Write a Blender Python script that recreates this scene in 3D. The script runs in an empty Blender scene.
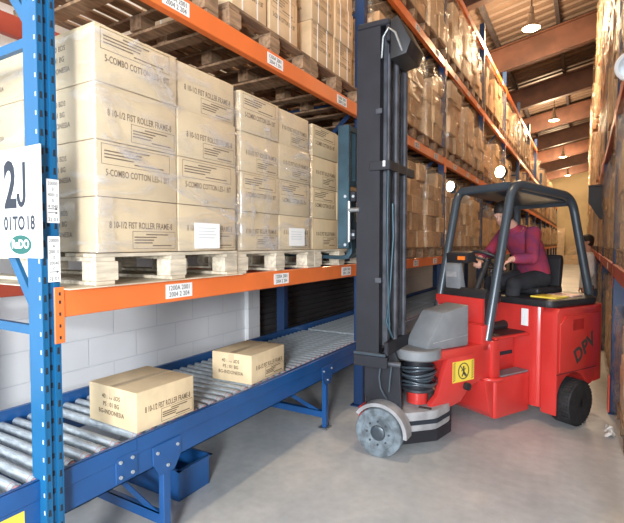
import bpy, bmesh, math, random
from mathutils import Vector, Matrix, noise
random.seed(7)
PI = math.pi
S = bpy.context.scene
COL = S.collection
# ------------------------------------------------------------------ materials
MATS = {}
def mat(name, col, rough=.6, metal=0., var=.08, scale=8., bump=0., bscale=40., rand=0., col2=None, coat=0., stretch=(1, 1, 1), detail=3):
    m = bpy.data.materials.new(name); m.use_nodes = True
    nt = m.node_tree; b = nt.nodes['Principled BSDF']
    b.inputs['Roughness'].default_value = rough; b.inputs['Metallic'].default_value = metal
    if coat: b.inputs['Coat Weight'].default_value = coat; b.inputs['Coat Roughness'].default_value = .15
    tc = nt.nodes.new('ShaderNodeTexCoord'); mp = nt.nodes.new('ShaderNodeMapping'); mp.inputs['Scale'].default_value = stretch
    nt.links.new(tc.outputs['Object'], mp.inputs['Vector'])
    n = nt.nodes.new('ShaderNodeTexNoise'); n.inputs['Scale'].default_value = scale; n.inputs['Detail'].default_value = detail
    nt.links.new(mp.outputs['Vector'], n.inputs['Vector'])
    r = nt.nodes.new('ShaderNodeValToRGB')
    c2 = col2 or tuple(max(0, c * (1 - var * 2)) for c in col); c1 = tuple(min(1, c * (1 + var)) for c in col)
    r.color_ramp.elements[0].position = .35; r.color_ramp.elements[1].position = .65
    r.color_ramp.elements[0].color = (*c2, 1); r.color_ramp.elements[1].color = (*(col if col2 else c1), 1)
    nt.links.new(n.outputs['Fac'], r.inputs['Fac'])
    out = r.outputs['Color']
    if rand:
        oi = nt.nodes.new('ShaderNodeObjectInfo'); mr = nt.nodes.new('ShaderNodeMapRange')
        mr.inputs['To Min'].default_value = 1 - rand; mr.inputs['To Max'].default_value = 1 + rand * .5
        nt.links.new(oi.outputs['Random'], mr.inputs['Value'])
        hs = nt.nodes.new('ShaderNodeHueSaturation'); nt.links.new(mr.outputs['Result'], hs.inputs['Value'])
        nt.links.new(out, hs.inputs['Color']); out = hs.outputs['Color']
    nt.links.new(out, b.inputs['Base Color'])
    if bump:
        n2 = nt.nodes.new('ShaderNodeTexNoise'); n2.inputs['Scale'].default_value = bscale; n2.inputs['Detail'].default_value = 4
        nt.links.new(mp.outputs['Vector'], n2.inputs['Vector'])
        bp = nt.nodes.new('ShaderNodeBump'); bp.inputs['Strength'].default_value = bump; bp.inputs['Distance'].default_value = .02
        nt.links.new(n2.outputs['Fac'], bp.inputs['Height']); nt.links.new(bp.outputs['Normal'], b.inputs['Normal'])
    MATS[name] = m; return m
def emit(name, col, st):
    m = bpy.data.materials.new(name); m.use_nodes = True; nt = m.node_tree
    b = nt.nodes['Principled BSDF']; b.inputs['Emission Color'].default_value = (*col, 1); b.inputs['Emission Strength'].default_value = st
    b.inputs['Base Color'].default_value = (*col, 1); MATS[name] = m; return m
def film_mat(name, base=.12, streak=.5, tint=(1, 1, 1), rough=.18, scale=5):
    m = bpy.data.materials.new(name); m.use_nodes = True; nt = m.node_tree; nt.nodes.remove(nt.nodes['Principled BSDF'])
    out = nt.nodes['Material Output']
    tr = nt.nodes.new('ShaderNodeBsdfTransparent'); gl = nt.nodes.new('ShaderNodeBsdfGlossy'); df = nt.nodes.new('ShaderNodeBsdfDiffuse')
    gl.inputs['Roughness'].default_value = rough; df.inputs['Color'].default_value = (*[.9 * c for c in tint], 1)
    tc = nt.nodes.new('ShaderNodeTexCoord'); mp = nt.nodes.new('ShaderNodeMapping'); mp.inputs['Rotation'].default_value = (.9, .5, .3); mp.inputs['Scale'].default_value = (1, 1, 3.5)
    nz = nt.nodes.new('ShaderNodeTexNoise'); nz.inputs['Scale'].default_value = scale; nz.inputs['Detail'].default_value = 5; nz.inputs['Distortion'].default_value = .8
    nt.links.new(tc.outputs['Object'], mp.inputs['Vector']); nt.links.new(mp.outputs['Vector'], nz.inputs['Vector'])
    rp = nt.nodes.new('ShaderNodeMapRange'); rp.inputs['From Min'].default_value = .5; rp.inputs['From Max'].default_value = .72
    rp.inputs['To Min'].default_value = base; rp.inputs['To Max'].default_value = streak
    nt.links.new(nz.outputs['Fac'], rp.inputs['Value'])
    mg = nt.nodes.new('ShaderNodeMixShader'); mg.inputs['Fac'].default_value = .45
    nt.links.new(df.outputs[0], mg.inputs[1]); nt.links.new(gl.outputs[0], mg.inputs[2])
    mx = nt.nodes.new('ShaderNodeMixShader'); nt.links.new(rp.outputs['Result'], mx.inputs['Fac'])
    nt.links.new(tr.outputs[0], mx.inputs[1]); nt.links.new(mg.outputs[0], mx.inputs[2])
    bp = nt.nodes.new('ShaderNodeBump'); bp.inputs['Strength'].default_value = .8; bp.inputs['Distance'].default_value = .03
    nt.links.new(nz.outputs['Fac'], bp.inputs['Height'])
    nt.links.new(bp.outputs['Normal'], gl.inputs['Normal'])
    nt.links.new(mx.outputs[0], out.inputs['Surface']); MATS[name] = m; return m

mat('carton_pale', (.64, .51, .325), .7, var=.05, scale=5, rand=.07, bump=.05, bscale=60)
mat('carton_tan', (.66, .47, .28), .7, var=.08, scale=5, rand=.12)
mat('carton_brown', (.64, .42, .235), .7, var=.12, scale=4, rand=.3)
mat('carton_kraft', (.74, .58, .36), .7, var=.06, scale=7, rand=.04, bump=.05)
mat('print_black', (.05, .045, .04), .8, var=.02)
mat('print_brown', (.15, .10, .06), .8, var=.02)
mat('tape', (.66, .52, .33), .25, var=.03)
mat('paper', (.86, .87, .86), .7, var=.02)
mat('wood_pale', (.66, .58, .45), .8, var=.14, scale=6, stretch=(6, 1, 6), rand=.12)
mat('wood_brown', (.34, .21, .12), .85, var=.2, scale=6, stretch=(6, 1, 6), rand=.25)
mat('rack_blue_shaded', (.008, .035, .11), .45, var=.05, scale=3)  # darkened copy of rack_blue, unlit look put into the colour
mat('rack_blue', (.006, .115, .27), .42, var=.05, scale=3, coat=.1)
mat('conveyor_blue', (.012, .085, .27), .35, var=.08, scale=3, coat=.3)
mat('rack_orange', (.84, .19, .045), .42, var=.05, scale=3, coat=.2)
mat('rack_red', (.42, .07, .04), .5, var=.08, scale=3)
mat('hole_dark', (.015, .02, .03), .9, var=.0)
mat('slot_pale', (.55, .6, .62), .9, var=.0)
mat('steel', (.50, .56, .60), .42, .45, var=.12, scale=20, bump=.03, stretch=(1, 8, 1))
mat('steel_dull', (.42, .46, .48), .4, .8, var=.1)
mat('red_cap', (.52, .24, .24), .5)
mat('truck_red', (.62, .042, .036), .28, var=.04, scale=2, coat=.5)
mat('truck_red_dark', (.42, .02, .02), .4, var=.1)
mat('guard_grey', (.065, .085, .105), .32, .3, var=.06, scale=4, coat=.3)
mat('cover_grey', (.22, .235, .25), .5, var=.05)
mat('black_plastic', (.02, .02, .023), .5, var=.1, scale=6)
mat('mast_black', (.012, .013, .02), .6, .0, var=.15, scale=5)
mat('mast_steel', (.07, .075, .09), .55, .3, var=.2, scale=9)
mat('fork_blue', (.04, .085, .115), .4, .4, var=.15, scale=6)
mat('rubber', (.018, .018, .02), .75, var=.2, scale=20, bump=.1)
mat('worn_tyre', (.17, .21, .24), .7, var=.25, scale=14, bump=.15)
mat('dusty_grey', (.34, .34, .35), .65, var=.12, scale=9)
mat('sticker_yellow', (.9, .68, .08), .5, var=.02)
mat('orange_plastic', (.9, .22, .03), .4)
mat('pink_paper', (.85, .55, .48), .6, var=.05)
mat('maroon_knit', (.34, .03, .06), .9, var=.2, scale=9, col2=(.19, .03, .09), bump=.2, bscale=90)
mat('trousers_dark', (.022, .024, .03), .9, var=.15)
mat('skin', (.62, .34, .25), .55, var=.04)
mat('hair_dark', (.02, .014, .012), .6, var=.2)
mat('eye_white', (.8, .8, .78), .3, var=0)
mat('shirt_pale', (.85, .87, .9), .9, var=.06)
mat('trousers_mauve', (.22, .13, .14), .9, var=.1)
mat('logo_green', (.01, .12, .10), .5, var=.03)
mat('sign_grey', (.02, .026, .04), .6, var=.02)
mat('sign_white', (.74, .75, .745), .4, var=.01)
mat('strap_white', (.82, .78, .72), .4, var=.03)
mat('rafter_red', (.13, .055, .035), .6, var=.15, scale=2)
mat('purlin_dark', (.05, .045, .05), .6, var=.2)
mat('roof_sheet', (.17, .12, .09), .6, var=.14, scale=1.2, stretch=(.3, 1, 1))
mat('lamp_metal', (.45, .40, .33), .35, .6)
mat('end_wall', (.60, .47, .28), .8, var=.1, scale=.6)
mat('mast_shade', (.045, .045, .05), .6, var=.3, scale=.8)  # near-black tone painted in for shade on the wall behind the mast
mat('red_guard', (.75, .1, .05), .5)
mat('grey_film_bag', (.36, .37, .38), .35, var=.25, scale=6, bump=.4, bscale=8)
emit('lamp_glow', (1, .78, .45), 22); emit('work_glow', (1, .85, .55), 14)
film_mat('film_clear', .09, .55, rough=.16, scale=3.2)
film_mat('film_amber', .10, .38, tint=(1, .8, .55), rough=.22, scale=4)

def brick_wall_mat():
    m = bpy.data.materials.new('block_wall'); m.use_nodes = True; nt = m.node_tree; b = nt.nodes['Principled BSDF']
    tc = nt.nodes.new('ShaderNodeTexCoord'); mp = nt.nodes.new('ShaderNodeMapping'); mp.inputs['Rotation'].default_value = (0, PI / 2, PI / 2)
    sx = nt.nodes.new('ShaderNodeSeparateXYZ'); cx = nt.nodes.new('ShaderNodeCombineXYZ')
    nt.links.new(tc.outputs['Object'], sx.inputs[0]); nt.links.new(sx.outputs['Y'], cx.inputs['X']); nt.links.new(sx.outputs['Z'], cx.inputs['Y'])
    br = nt.nodes.new('ShaderNodeTexBrick'); nt.links.new(cx.outputs[0], br.inputs['Vector'])
    br.inputs['Scale'].default_value = 1; br.inputs['Brick Width'].default_value = .45; br.inputs['Row Height'].default_value = .225
    br.inputs['Mortar Size'].default_value = .006; br.inputs['Mortar Smooth'].default_value = .4
    br.inputs['Color1'].default_value = (.86, .88, .90, 1); br.inputs['Color2'].default_value = (.90, .91, .92, 1); br.inputs['Mortar'].default_value = (.76, .79, .82, 1)
    n = nt.nodes.new('ShaderNodeTexNoise'); n.inputs['Scale'].default_value = 2; n.inputs['Detail'].default_value = 5
    nt.links.new(tc.outputs['Object'], n.inputs['Vector'])
    mx = nt.nodes.new('ShaderNodeMix'); mx.data_type = 'RGBA'; mx.blend_type = 'MULTIPLY'; mx.inputs['Factor'].default_value = .2
    nt.links.new(br.outputs['Color'], mx.inputs['A']); nt.links.new(n.outputs['Fac'], mx.inputs['B'])
    nt.links.new(mx.outputs['Result'], b.inputs['Base Color']); b.inputs['Roughness'].default_value = .7
    bp = nt.nodes.new('ShaderNodeBump'); bp.inputs['Strength'].default_value = .4; bp.inputs['Distance'].default_value = .01; bp.invert = True
    nt.links.new(br.outputs['Fac'], bp.inputs['Height']); nt.links.new(bp.outputs['Normal'], b.inputs['Normal'])
    MATS['block_wall'] = m
brick_wall_mat()
def floor_mat():
    m = bpy.data.materials.new('concrete_floor'); m.use_nodes = True; nt = m.node_tree; b = nt.nodes['Principled BSDF']
    tc = nt.nodes.new('ShaderNodeTexCoord')
    n = nt.nodes.new('ShaderNodeTexNoise'); n.inputs['Scale'].default_value = .9; n.inputs['Detail'].default_value = 8; n.inputs['Roughness'].default_value = .65
    n2 = nt.nodes.new('ShaderNodeTexNoise'); n2.inputs['Scale'].default_value = 14; n2.inputs['Detail'].default_value = 6
    nt.links.new(tc.outputs['Object'], n.inputs['Vector']); nt.links.new(tc.outputs['Object'], n2.inputs['Vector'])
    r = nt.nodes.new('ShaderNodeValToRGB'); r.color_ramp.elements[0].position = .36; r.color_ramp.elements[1].position = .66
    r.color_ramp.elements[0].color = (.37, .41, .43, 1); r.color_ramp.elements[1].color = (.58, .585, .58, 1)
    nt.links.new(n.outputs['Fac'], r.inputs['Fac'])
    r2 = nt.nodes.new('ShaderNodeMapRange'); r2.inputs['To Min'].default_value = .8; r2.inputs['To Max'].default_value = 1.15
    nt.links.new(n2.outputs['Fac'], r2.inputs['Value'])
    hs = nt.nodes.new('ShaderNodeHueSaturation'); nt.links.new(r.outputs['Color'], hs.inputs['Color']); nt.links.new(r2.outputs['Result'], hs.inputs['Value'])
    nt.links.new(hs.outputs['Color'], b.inputs['Base Color'])
    mr = nt.nodes.new('ShaderNodeMapRange'); mr.inputs['To Min'].default_value = .3; mr.inputs['To Max'].default_value = .6
    nt.links.new(n.outputs['Fac'], mr.inputs['Value']); nt.links.new(mr.outputs['Result'], b.inputs['Roughness'])
    MATS['concrete_floor'] = m
floor_mat()
# ------------------------------------------------------------------ builders
class MB:
    def __init__(s): s.bm = bmesh.new()
    def _x(s, vs, M):
        if M is not None: bmesh.ops.transform(s.bm, matrix=M, verts=vs)
    def box(s, x0, x1, y0, y1, z0, z1, bev=0, seg=1, M=None):
        r = bmesh.ops.create_cube(s.bm, size=1); vs = r['verts']
        for v in vs:
            v.co = Vector((x0 + (v.co.x + .5) * (x1 - x0), y0 + (v.co.y + .5) * (y1 - y0), z0 + (v.co.z + .5) * (z1 - z0)))
        if bev:
            es = list({e for v in vs for e in v.link_edges})
            rr = bmesh.ops.bevel(s.bm, geom=es, offset=bev, segments=seg, affect='EDGES', profile=.6)
            vs = list({v for f in rr['faces'] for v in f.verts} | {v for v in vs if v.is_valid})
        s._x(vs, M); return s
    def cyl(s, p, q, r, seg=16, r2=None, caps=True):
        p, q = Vector(p), Vector(q); d = q - p
        rr = bmesh.ops.create_cone(s.bm, cap_ends=caps, segments=seg, radius1=r, radius2=r if r2 is None else r2, depth=d.length)
        M = Matrix.Translation((p + q) / 2) @ d.to_track_quat('Z', 'Y').to_matrix().to_4x4()
        bmesh.ops.transform(s.bm, matrix=M, verts=rr['verts']); return s
    def sph(s, c, r, sc=(1, 1, 1), seg=16, M=None):
        rr = bmesh.ops.create_uvsphere(s.bm, u_segments=seg, v_segments=max(6, seg // 2 + 2), radius=r)
        T = Matrix.Translation(c) @ (M or Matrix()) @ Matrix.Diagonal((*sc, 1))
        bmesh.ops.transform(s.bm, matrix=T, verts=rr['verts']); return s
    def prism(s, pts, axis, a0, a1, bev=0):
        # pts 2D in the other two axes (x,y / x,z / y,z), extruded along axis
        def mk(u, v, t): return {'x': (t, u, v), 'y': (u, t, v), 'z': (u, v, t)}[axis]
        A = [s.bm.verts.new(mk(u, v, a0)) for u, v in pts]; B = [s.bm.verts.new(mk(u, v, a1)) for u, v in pts]
        n = len(pts); fs = [s.bm.faces.new(A), s.bm.faces.new(B)]
        for i in range(n): fs.append(s.bm.faces.new((A[i], A[(i + 1) % n], B[(i + 1) % n], B[i])))
        bmesh.ops.recalc_face_normals(s.bm, faces=fs)
        if bev:
            es = list({e for f in fs for e in f.edges})
            bmesh.ops.bevel(s.bm, geom=es, offset=bev, segments=2, affect='EDGES', profile=.6)
        return s
    def tube(s, pts, r, seg=12, closed=False):
        pts = [Vector(p) for p in pts]; rs = r if isinstance(r, (list, tuple)) else [r] * len(pts)
        rings = []; prev = None; n = len(pts)
        for i, p in enumerate(pts):
            if closed: t = (pts[(i + 1) % n] - pts[i - 1])
            else: t = pts[min(i + 1, n - 1)] - pts[max(i - 1, 0)]
            t.normalize()
            u = (prev - t * prev.dot(t)) if prev else t.orthogonal()
            if u.length < 1e-5: u = t.orthogonal()
            u.normalize(); prev = u; v = t.cross(u)
            rings.append([s.bm.verts.new(p + (u * math.cos(2 * PI * k / seg) + v * math.sin(2 * PI * k / seg)) * rs[i]) for k in range(seg)])
        m = n if closed else n - 1
        for i in range(m):
            a, b = rings[i], rings[(i + 1) % n]
            for k in range(seg): s.bm.faces.new((a[k], a[(k + 1) % seg], b[(k + 1) % seg], b[k]))
        if not closed: s.bm.faces.new(rings[0][::-1]); s.bm.faces.new(rings[-1])
        return s
    def lathe(s, prof, c=(0, 0, 0), axis='z', seg=32):
        M = {'z': Matrix(), 'y': Matrix.Rotation(-PI / 2, 4, 'X'), 'x': Matrix.Rotation(PI / 2, 4, 'Y')}[axis]
        rings = []
        for r, h in prof:
            rings.append([s.bm.verts.new(Vector(c) + M @ Vector((r * math.cos(2 * PI * k / seg), r * math.sin(2 * PI * k / seg), h))) for k in range(seg)])
        for a, b in zip(rings, rings[1:]):
            for k in range(seg): s.bm.faces.new((a[k], a[(k + 1) % seg], b[(k + 1) % seg], b[k]))
        s.bm.faces.new(rings[0][::-1]); s.bm.faces.new(rings[-1]); return s
    def ring_x(s, pts): return s
    def build(s, name, m, parent=None, world=None, smooth=None, recalc=True):
        if world is not None: bmesh.ops.transform(s.bm, matrix=world.inverted(), verts=s.bm.verts)
        if recalc: bmesh.ops.recalc_face_normals(s.bm, faces=s.bm.faces)
        me = bpy.data.meshes.new(name); s.bm.to_mesh(me); s.bm.free()
        me.materials.append(MATS[m])
        if smooth is not None:
            me.polygons.foreach_set('use_smooth', [True] * len(me.polygons))
            me.set_sharp_from_angle(angle=math.radians(smooth))
        o = bpy.data.objects.new(name, me); COL.objects.link(o)
        if parent: o.parent = parent
        return o
def inst(name, me, parent=None, loc=(0, 0, 0), rot=None):
    o = bpy.data.objects.new(name, me); COL.objects.link(o); o.parent = parent; o.location = loc
    if rot is not None: o.rotation_euler = rot
    return o
def tag(o, label=None, cat=None, group=None, kind=None):
    if label: o['label'] = label
    if cat: o['category'] = cat
    if group: o['group'] = group
    if kind: o['kind'] = kind
    return o
def empty(name, loc=(0, 0, 0), rz=0):
    o = bpy.data.objects.new(name, None); COL.objects.link(o); o.location = loc; o.rotation_euler = (0, 0, rz); o.empty_display_size = .1
    return o
KIDS = {}
def kids(o): return [c for c in o.children]
def copy_tree(o, parent=None):
    c = o.copy(); COL.objects.link(c); c.parent = parent
    for ch in kids(o): copy_tree(ch, c)
    return c
TXT = {}
def text(s, size, m, parent, M, name='printed_lettering', ext=.0006, align='CENTER', sx=1., bold=0.):
    """lettering lying in local XY, placed by matrix M (relative to parent)"""
    key = (s, size, m, ext, align, sx, bold)
    if key not in TXT:
        cu = bpy.data.curves.new('t', 'FONT'); cu.body = s; cu.size = size; cu.align_x = align; cu.align_y = 'CENTER'; cu.extrude = ext; cu.offset = bold
        cu.resolution_u = 3; cu.space_character = 1.05
        o = bpy.data.objects.new('t', cu); COL.objects.link(o)
        bpy.context.view_layer.update()
        me = bpy.data.meshes.new_from_object(o.evaluated_get(bpy.context.evaluated_depsgraph_get()))
        bpy.data.objects.remove(o); me.materials.clear(); me.materials.append(MATS[m]); me.transform(Matrix.Diagonal((sx, 1, 1, 1)))
        me.name = name; TXT[key] = me
    o = bpy.data.objects.new(name, TXT[key]); COL.objects.link(o); o.parent = parent; o.matrix_local = M
    return o
def face_px(x, y, z):   # text on a face that looks to +X : text right = +Y, up = +Z
    return Matrix.Translation((x, y, z)) @ Matrix(((0, 0, 1, 0), (1, 0, 0, 0), (0, 1, 0, 0), (0, 0, 0, 1)))
def face_my(x, y, z):   # text on a face that looks to -Y : text right = +X, up = +Z
    return Matrix.Translation((x, y, z)) @ Matrix(((1, 0, 0, 0), (0, 0, -1, 0), (0, 1, 0, 0), (0, 0, 0, 1)))
def struct(o): o['kind'] = 'structure'; return o
# ------------------------------------------------------------------ setting
def roof_z(x): return 8.15 + .2 * x
YE = 46.
struct(MB().box(-3.6, 7, -7, YE + .3, -.2, 0).build('floor', 'concrete_floor'))
w = MB(); w.box(-3.6, -3.35, -7, 4.42, 0, 7.5); w.box(-3.6, -3.35, 7.6, YE, 0, 7.5); w.box(-3.6, -3.35, 4.42, 7.6, 3.2, 7.5)
struct(w.build('wall_left', 'block_wall'))
w = MB(); w.box(-3.37, -3.3, 4.2, 4.42, 0, 3.3, .004); struct(w.build('trim_1', 'block_wall'))
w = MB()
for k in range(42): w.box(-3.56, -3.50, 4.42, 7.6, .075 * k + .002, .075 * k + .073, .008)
struct(w.build('shade_panel_1', 'mast_shade'))  # dark slats added in a wall gap, standing in for the mast's shadow
w = MB(); w.box(-3.6, 7, YE, YE + .3, 0, 10)
struct(w.build('wall_end', 'end_wall'))
w = MB(); w.box(6.8, 7, -7, YE, 0, 10); struct(w.build('wall_right', 'block_wall'))
# ribbed roof sheets, ribs run across the building
w = MB(); bm = w.bm; prev = None; y = -7.; k = 0
prof = []
while y < YE + .2:
    prof += [(y, 0), (y + .16, 0), (y + .2, .05), (y + .36, .05)]; y += .4
for yy, dz in prof:
    cur = [bm.verts.new((x, yy, roof_z(x) + dz + .02)) for x in (-3.6, 7)]
    if prev: bm.faces.new((prev[0], prev[1], cur[1], cur[0]))
    prev = cur
struct(w.build('ceiling', 'roof_sheet', recalc=False))
def rafter(y):
    w = MB(); sl = math.atan(.2)
    for (dz0, dz1, hw) in ((-.75, -.72, .12), (-.72, -.03, .02), (-.03, 0, .12)):
        A = []
        for x in (-3.34, 6.79):
            for yy in (y - hw, y + hw):
                for dz in (dz0, dz1): A.append(w.bm.verts.new((x, yy, roof_z(x) + dz - .16)))
        for f in ((0, 1, 3, 2), (4, 6, 7, 5), (0, 4, 5, 1), (2, 3, 7, 6), (0, 2, 6, 4), (1, 5, 7, 3)): w.bm.faces.new([A[i] for i in f])
    return w
n = 2
yy = 1.7
while yy < YE:
    struct(rafter(yy).build('trim_%d' % n, 'rafter_red')); n += 1; yy += 4.5
for x in (-2.35, -.75, 1.1, 3., 5.):
    w = MB(); w.box(x - .05, x + .05, -7, YE, roof_z(x) - .15, roof_z(x) + 0.0, 0)
    struct(w.build('trim_%d' % n, 'purlin_dark')); n += 1
# ------------------------------------------------------------------ lamps
lamp_words = ['hanging just beyond the mast top', 'second along the aisle', 'third along the aisle', 'fourth along the aisle', 'fifth along the aisle, farthest']
def high_bay(y, label=None):
    r = empty('high_bay_lamp', (-1.2, y, 6.88))
    tag(r, label or 'high bay lamp', 'ceiling lamp', 'high bay lamps over the aisle')
    MB().lathe([(.03, .3), (.07, .28), (.08, .12), (.13, .06), (.19, -.02), (.205, -.06), (.20, -.06), (.12, .04), (.04, .1)], seg=24).build('reflector', 'lamp_metal', r, smooth=40)
    MB().lathe([(.05, .06), (.14, -.01), (.16, -.035), (.14, -.045), (.05, -.05)], seg=24).build('lens', 'lamp_glow', r, smooth=40)
    MB().cyl((0, 0, .3), (0, 0, .45), .05).build('ballast', 'lamp_metal', r)
    top = roof_z(-1.2) - 6.88
    MB().cyl((0, 0, .45), (0, 0, top + .01), .012, 8).build('hanging_rod', 'purlin_dark', r)
    return r
lamps_y = [2.9, 12.5, 22.2, 31.8, 40.6]
labs = ['high bay lamp with bright lens, out of view above the mast', 'largest glowing high bay lamp, near the top edge of the photo',
        'glowing high bay lamp, second along the aisle from the top', 'small glowing high bay lamp, third along the aisle', 'tiny glowing high bay lamp, lowest and farthest above the driver guard']
for y, l in list(zip(lamps_y, labs))[1:]: high_bay(y, l)
def light(kind, loc, power, col, size=.3, rot=None, name='light', sy=None):
    L = bpy.data.lights.new(name, kind); L.energy = power; L.color = col
    if kind == 'POINT': L.shadow_soft_size = size
    if kind == 'AREA': L.size = size
    if kind == 'AREA' and sy: L.shape = 'RECTANGLE'; L.size_y = sy
    o = bpy.data.objects.new(name, L); COL.objects.link(o); o.location = loc
    if rot is not None: o.rotation_euler = rot
    return o
def aim(loc, tgt): return (Vector(tgt) - Vector(loc)).to_track_quat('-Z', 'Y').to_euler()
for y in lamps_y: light('POINT', (-1.2, y, 6.6), 330 if y < 5 else 600, (1, .72, .44), .25, name='bay_light')
k = (.6, -2.4, 1.9)
light('AREA', k, 250, (.96, .98, 1), .6, aim(k, (-1.9, 3.6, 1.0)), 'key_flash')
k = (-.2, -4.5, 2.9)
light('AREA', k, 330, (.86, .93, 1), 4.0, aim(k, (-1.6, 4, .9)), 'rear_fill', 3.0)  # added soft fill from behind the camera, no door stands there
W = bpy.data.worlds.new('world'); S.world = W; W.use_nodes = True
W.node_tree.nodes['Background'].inputs['Color'].default_value = (.75, .8, .9, 1); W.node_tree.nodes['Background'].inputs['Strength'].default_value = .9
# ------------------------------------------------------------------ racking
LV = [1.455, 2.985, 4.475, 5.86]          # beam tops
LNAME = ['lowest', 'second', 'third', 'fourth']
BAY = 3.14; F0 = 1.112
LF = [F0, 4.30, 7.36, 10.5, 13.7] + [13.7 + 3.14 * k for k in range(1, 10)]      # left frames
XF, XB = -1.902, -2.95                     # front face of front posts, centre of back posts
def post_mesh(h, detailed):
    """perforated upright, aisle face at x=0 looking +X, 80 wide, 100 deep (towards -X)"""
    w = MB()
    w.box(-.1, 0, -.038, .038, 0.012, h, .004)
    return w
def frame(side, y, h, detailed, label, group=None, zs=None):
    """side -1: left racking, aisle face looks +X ; side +1: mirrored"""
    x = XF if side < 0 else .245
    r = empty('rack_upright', (x, y, 0), 0 if side < 0 else PI)
    tag(r, label, 'rack upright', group)
    D = .95
    m1 = MB(); bl = 'rack_blue' if detailed else 'rack_blue_shaded'  # farther posts get the blue with shade in its colour
    if detailed:
        # front flange face split so that real slots show between strips
        m1.box(-.1, -.0, -.038, -.030, .012, h); m1.box(-.1, -.0, .030, .038, .012, h)
        m1.box(-.02, -.0, -.031, -.012, .012, h); m1.box(-.02, 0, .012, .031, .012, h); m1.box(-.022, -.010, -.012, .012, .012, h)
    else:
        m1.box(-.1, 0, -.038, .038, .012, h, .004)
    n0 = len(m1.bm.faces)
    if detailed:
        z = .06
        while z < h - .05:
            for yy in (-.025, .025):
                m1.prism([(yy - .006, z), (yy + .006, z), (yy + .004, z + .028), (yy - .004, z + .028)], 'x', -.001, .0008)
            m1.box(-.0105, -.0088, -.005, .005, z + .01, z + .032)
            z += .075
        n1 = len(m1.bm.faces); z = .06
        while z < h - .05:
            m1.box(-.019, -.011, -.0388, -.0375, z + .008, z + .026); z += .075
        for i, f in enumerate(m1.bm.faces): f.material_index = 0 if i < n0 else 1 if i < n1 else 2
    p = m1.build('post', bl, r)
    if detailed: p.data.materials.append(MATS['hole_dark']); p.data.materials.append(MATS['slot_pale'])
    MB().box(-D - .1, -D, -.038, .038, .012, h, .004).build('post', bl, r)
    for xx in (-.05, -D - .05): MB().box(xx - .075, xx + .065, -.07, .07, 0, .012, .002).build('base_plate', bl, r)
    # bracing
    zz = zs or [z for z in (1.36, 2.2, 3.05, 3.9, 4.8, 5.6) if z < h]
    for i, z in enumerate(zz):
        MB().box(-D + .0, -.1, -.012, .012, z, z + .04).build('horizontal_brace', bl, r)
    for i in range(len(zz) - 1):
        a, b = ((-.105, zz[i] + .07), (-D + .005, zz[i + 1] - .03)) if (i % 2 == 0 or detailed) else ((-D + .005, zz[i] + .07), (-.105, zz[i + 1] - .03))
        dx, dz = b[0] - a[0], b[1] - a[1]; L = math.hypot(dx, dz); nx, nz = -dz / L * .022, dx / L * .022
        MB().prism([(a[0] + nx, a[1] + nz), (b[0] + nx, b[1] + nz), (b[0] - nx, b[1] - nz), (a[0] - nx, a[1] - nz)], 'y', .0, .018).build('diagonal_brace', bl, r)
    return r
PN = ['nearest post, carrying the 2J sign', 'next post beyond the mast top', 'third', 'fourth', 'fifth', 'sixth', 'seventh', 'eighth', 'ninth']
first = frame(-1, LF[0], 5.2, True, 'blue perforated rack upright in the left foreground, carrying the 2J sign', zs=[1.26, 2.47, 3.6, 4.7])
LORD = ['first', 'second', 'third', 'fourth', 'fifth', 'sixth', 'seventh', 'eighth', 'ninth', 'tenth', 'eleventh', 'twelfth', 'thirteenth', 'fourteenth']
for i, y in enumerate(LF[1:], 1):
    frame(-1, y, 6.3 if i < 8 else 5.2, False, 'blue rack upright of the left racking, %s from the 2J sign end' % LORD[i], 'left rack uprights')
RFY = [2.2 + 3.14 * k for k in range(11)]
RO = ['first', 'second', 'third', 'fourth', 'fifth', 'sixth', 'seventh', 'eighth', 'ninth', 'tenth', 'eleventh']
for i, y in enumerate(RFY):
    frame(1, y, 7.2, False, 'dark blue rack upright of the right racking, %s counting from the camera' % RO[i], 'right rack uprights')
def beam(side, y0, y1, top, x=None, h=.118, label='', group=None, tags=(), back=False, tagtext=('1200A 2001', '2004 2 204')):
    """box beam between posts with end connector plates; face at x"""
    if x is None: x = XF if side < 0 else .245
    s = -side                                 # outward direction (+1 for left racking)
    r = empty('rack_beam', (x, y0, top), 0)
    tag(r, label, 'rack beam', group)
    L = y1 - y0
    xi = -s * .05; xo = s * .006
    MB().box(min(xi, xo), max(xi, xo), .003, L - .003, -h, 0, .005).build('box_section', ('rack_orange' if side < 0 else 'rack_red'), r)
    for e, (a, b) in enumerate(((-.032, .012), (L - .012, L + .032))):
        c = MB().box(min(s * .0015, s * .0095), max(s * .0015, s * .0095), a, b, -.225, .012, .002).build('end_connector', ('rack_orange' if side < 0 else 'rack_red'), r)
        if not back and y0 < 9:
            w = MB()
            for z in (-.2, -.15, -.1, -.05, -.015): w.box(min(s * .009, s * .0102), max(s * .009, s * .0102), (a + b) / 2 - .004, (a + b) / 2 + .004, z - .008, z + .006)
            w.build('slot_pattern', 'hole_dark', c)
    for t in tags:
        tg = MB().box(min(s * .006, s * .0075), max(s * .006, s * .0075), t - .095, t + .095, -.098, -.022, 0).build('location_tag', 'paper', r)
        if side < 0:
            text(tagtext[0], .036, 'print_black', tg, face_px(.0078, t, -.044), ext=.0003, sx=.85)
            text(tagtext[1], .036, 'print_black', tg, face_px(.0078, t, -.078), ext=.0003, sx=.85)
    return r
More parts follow.
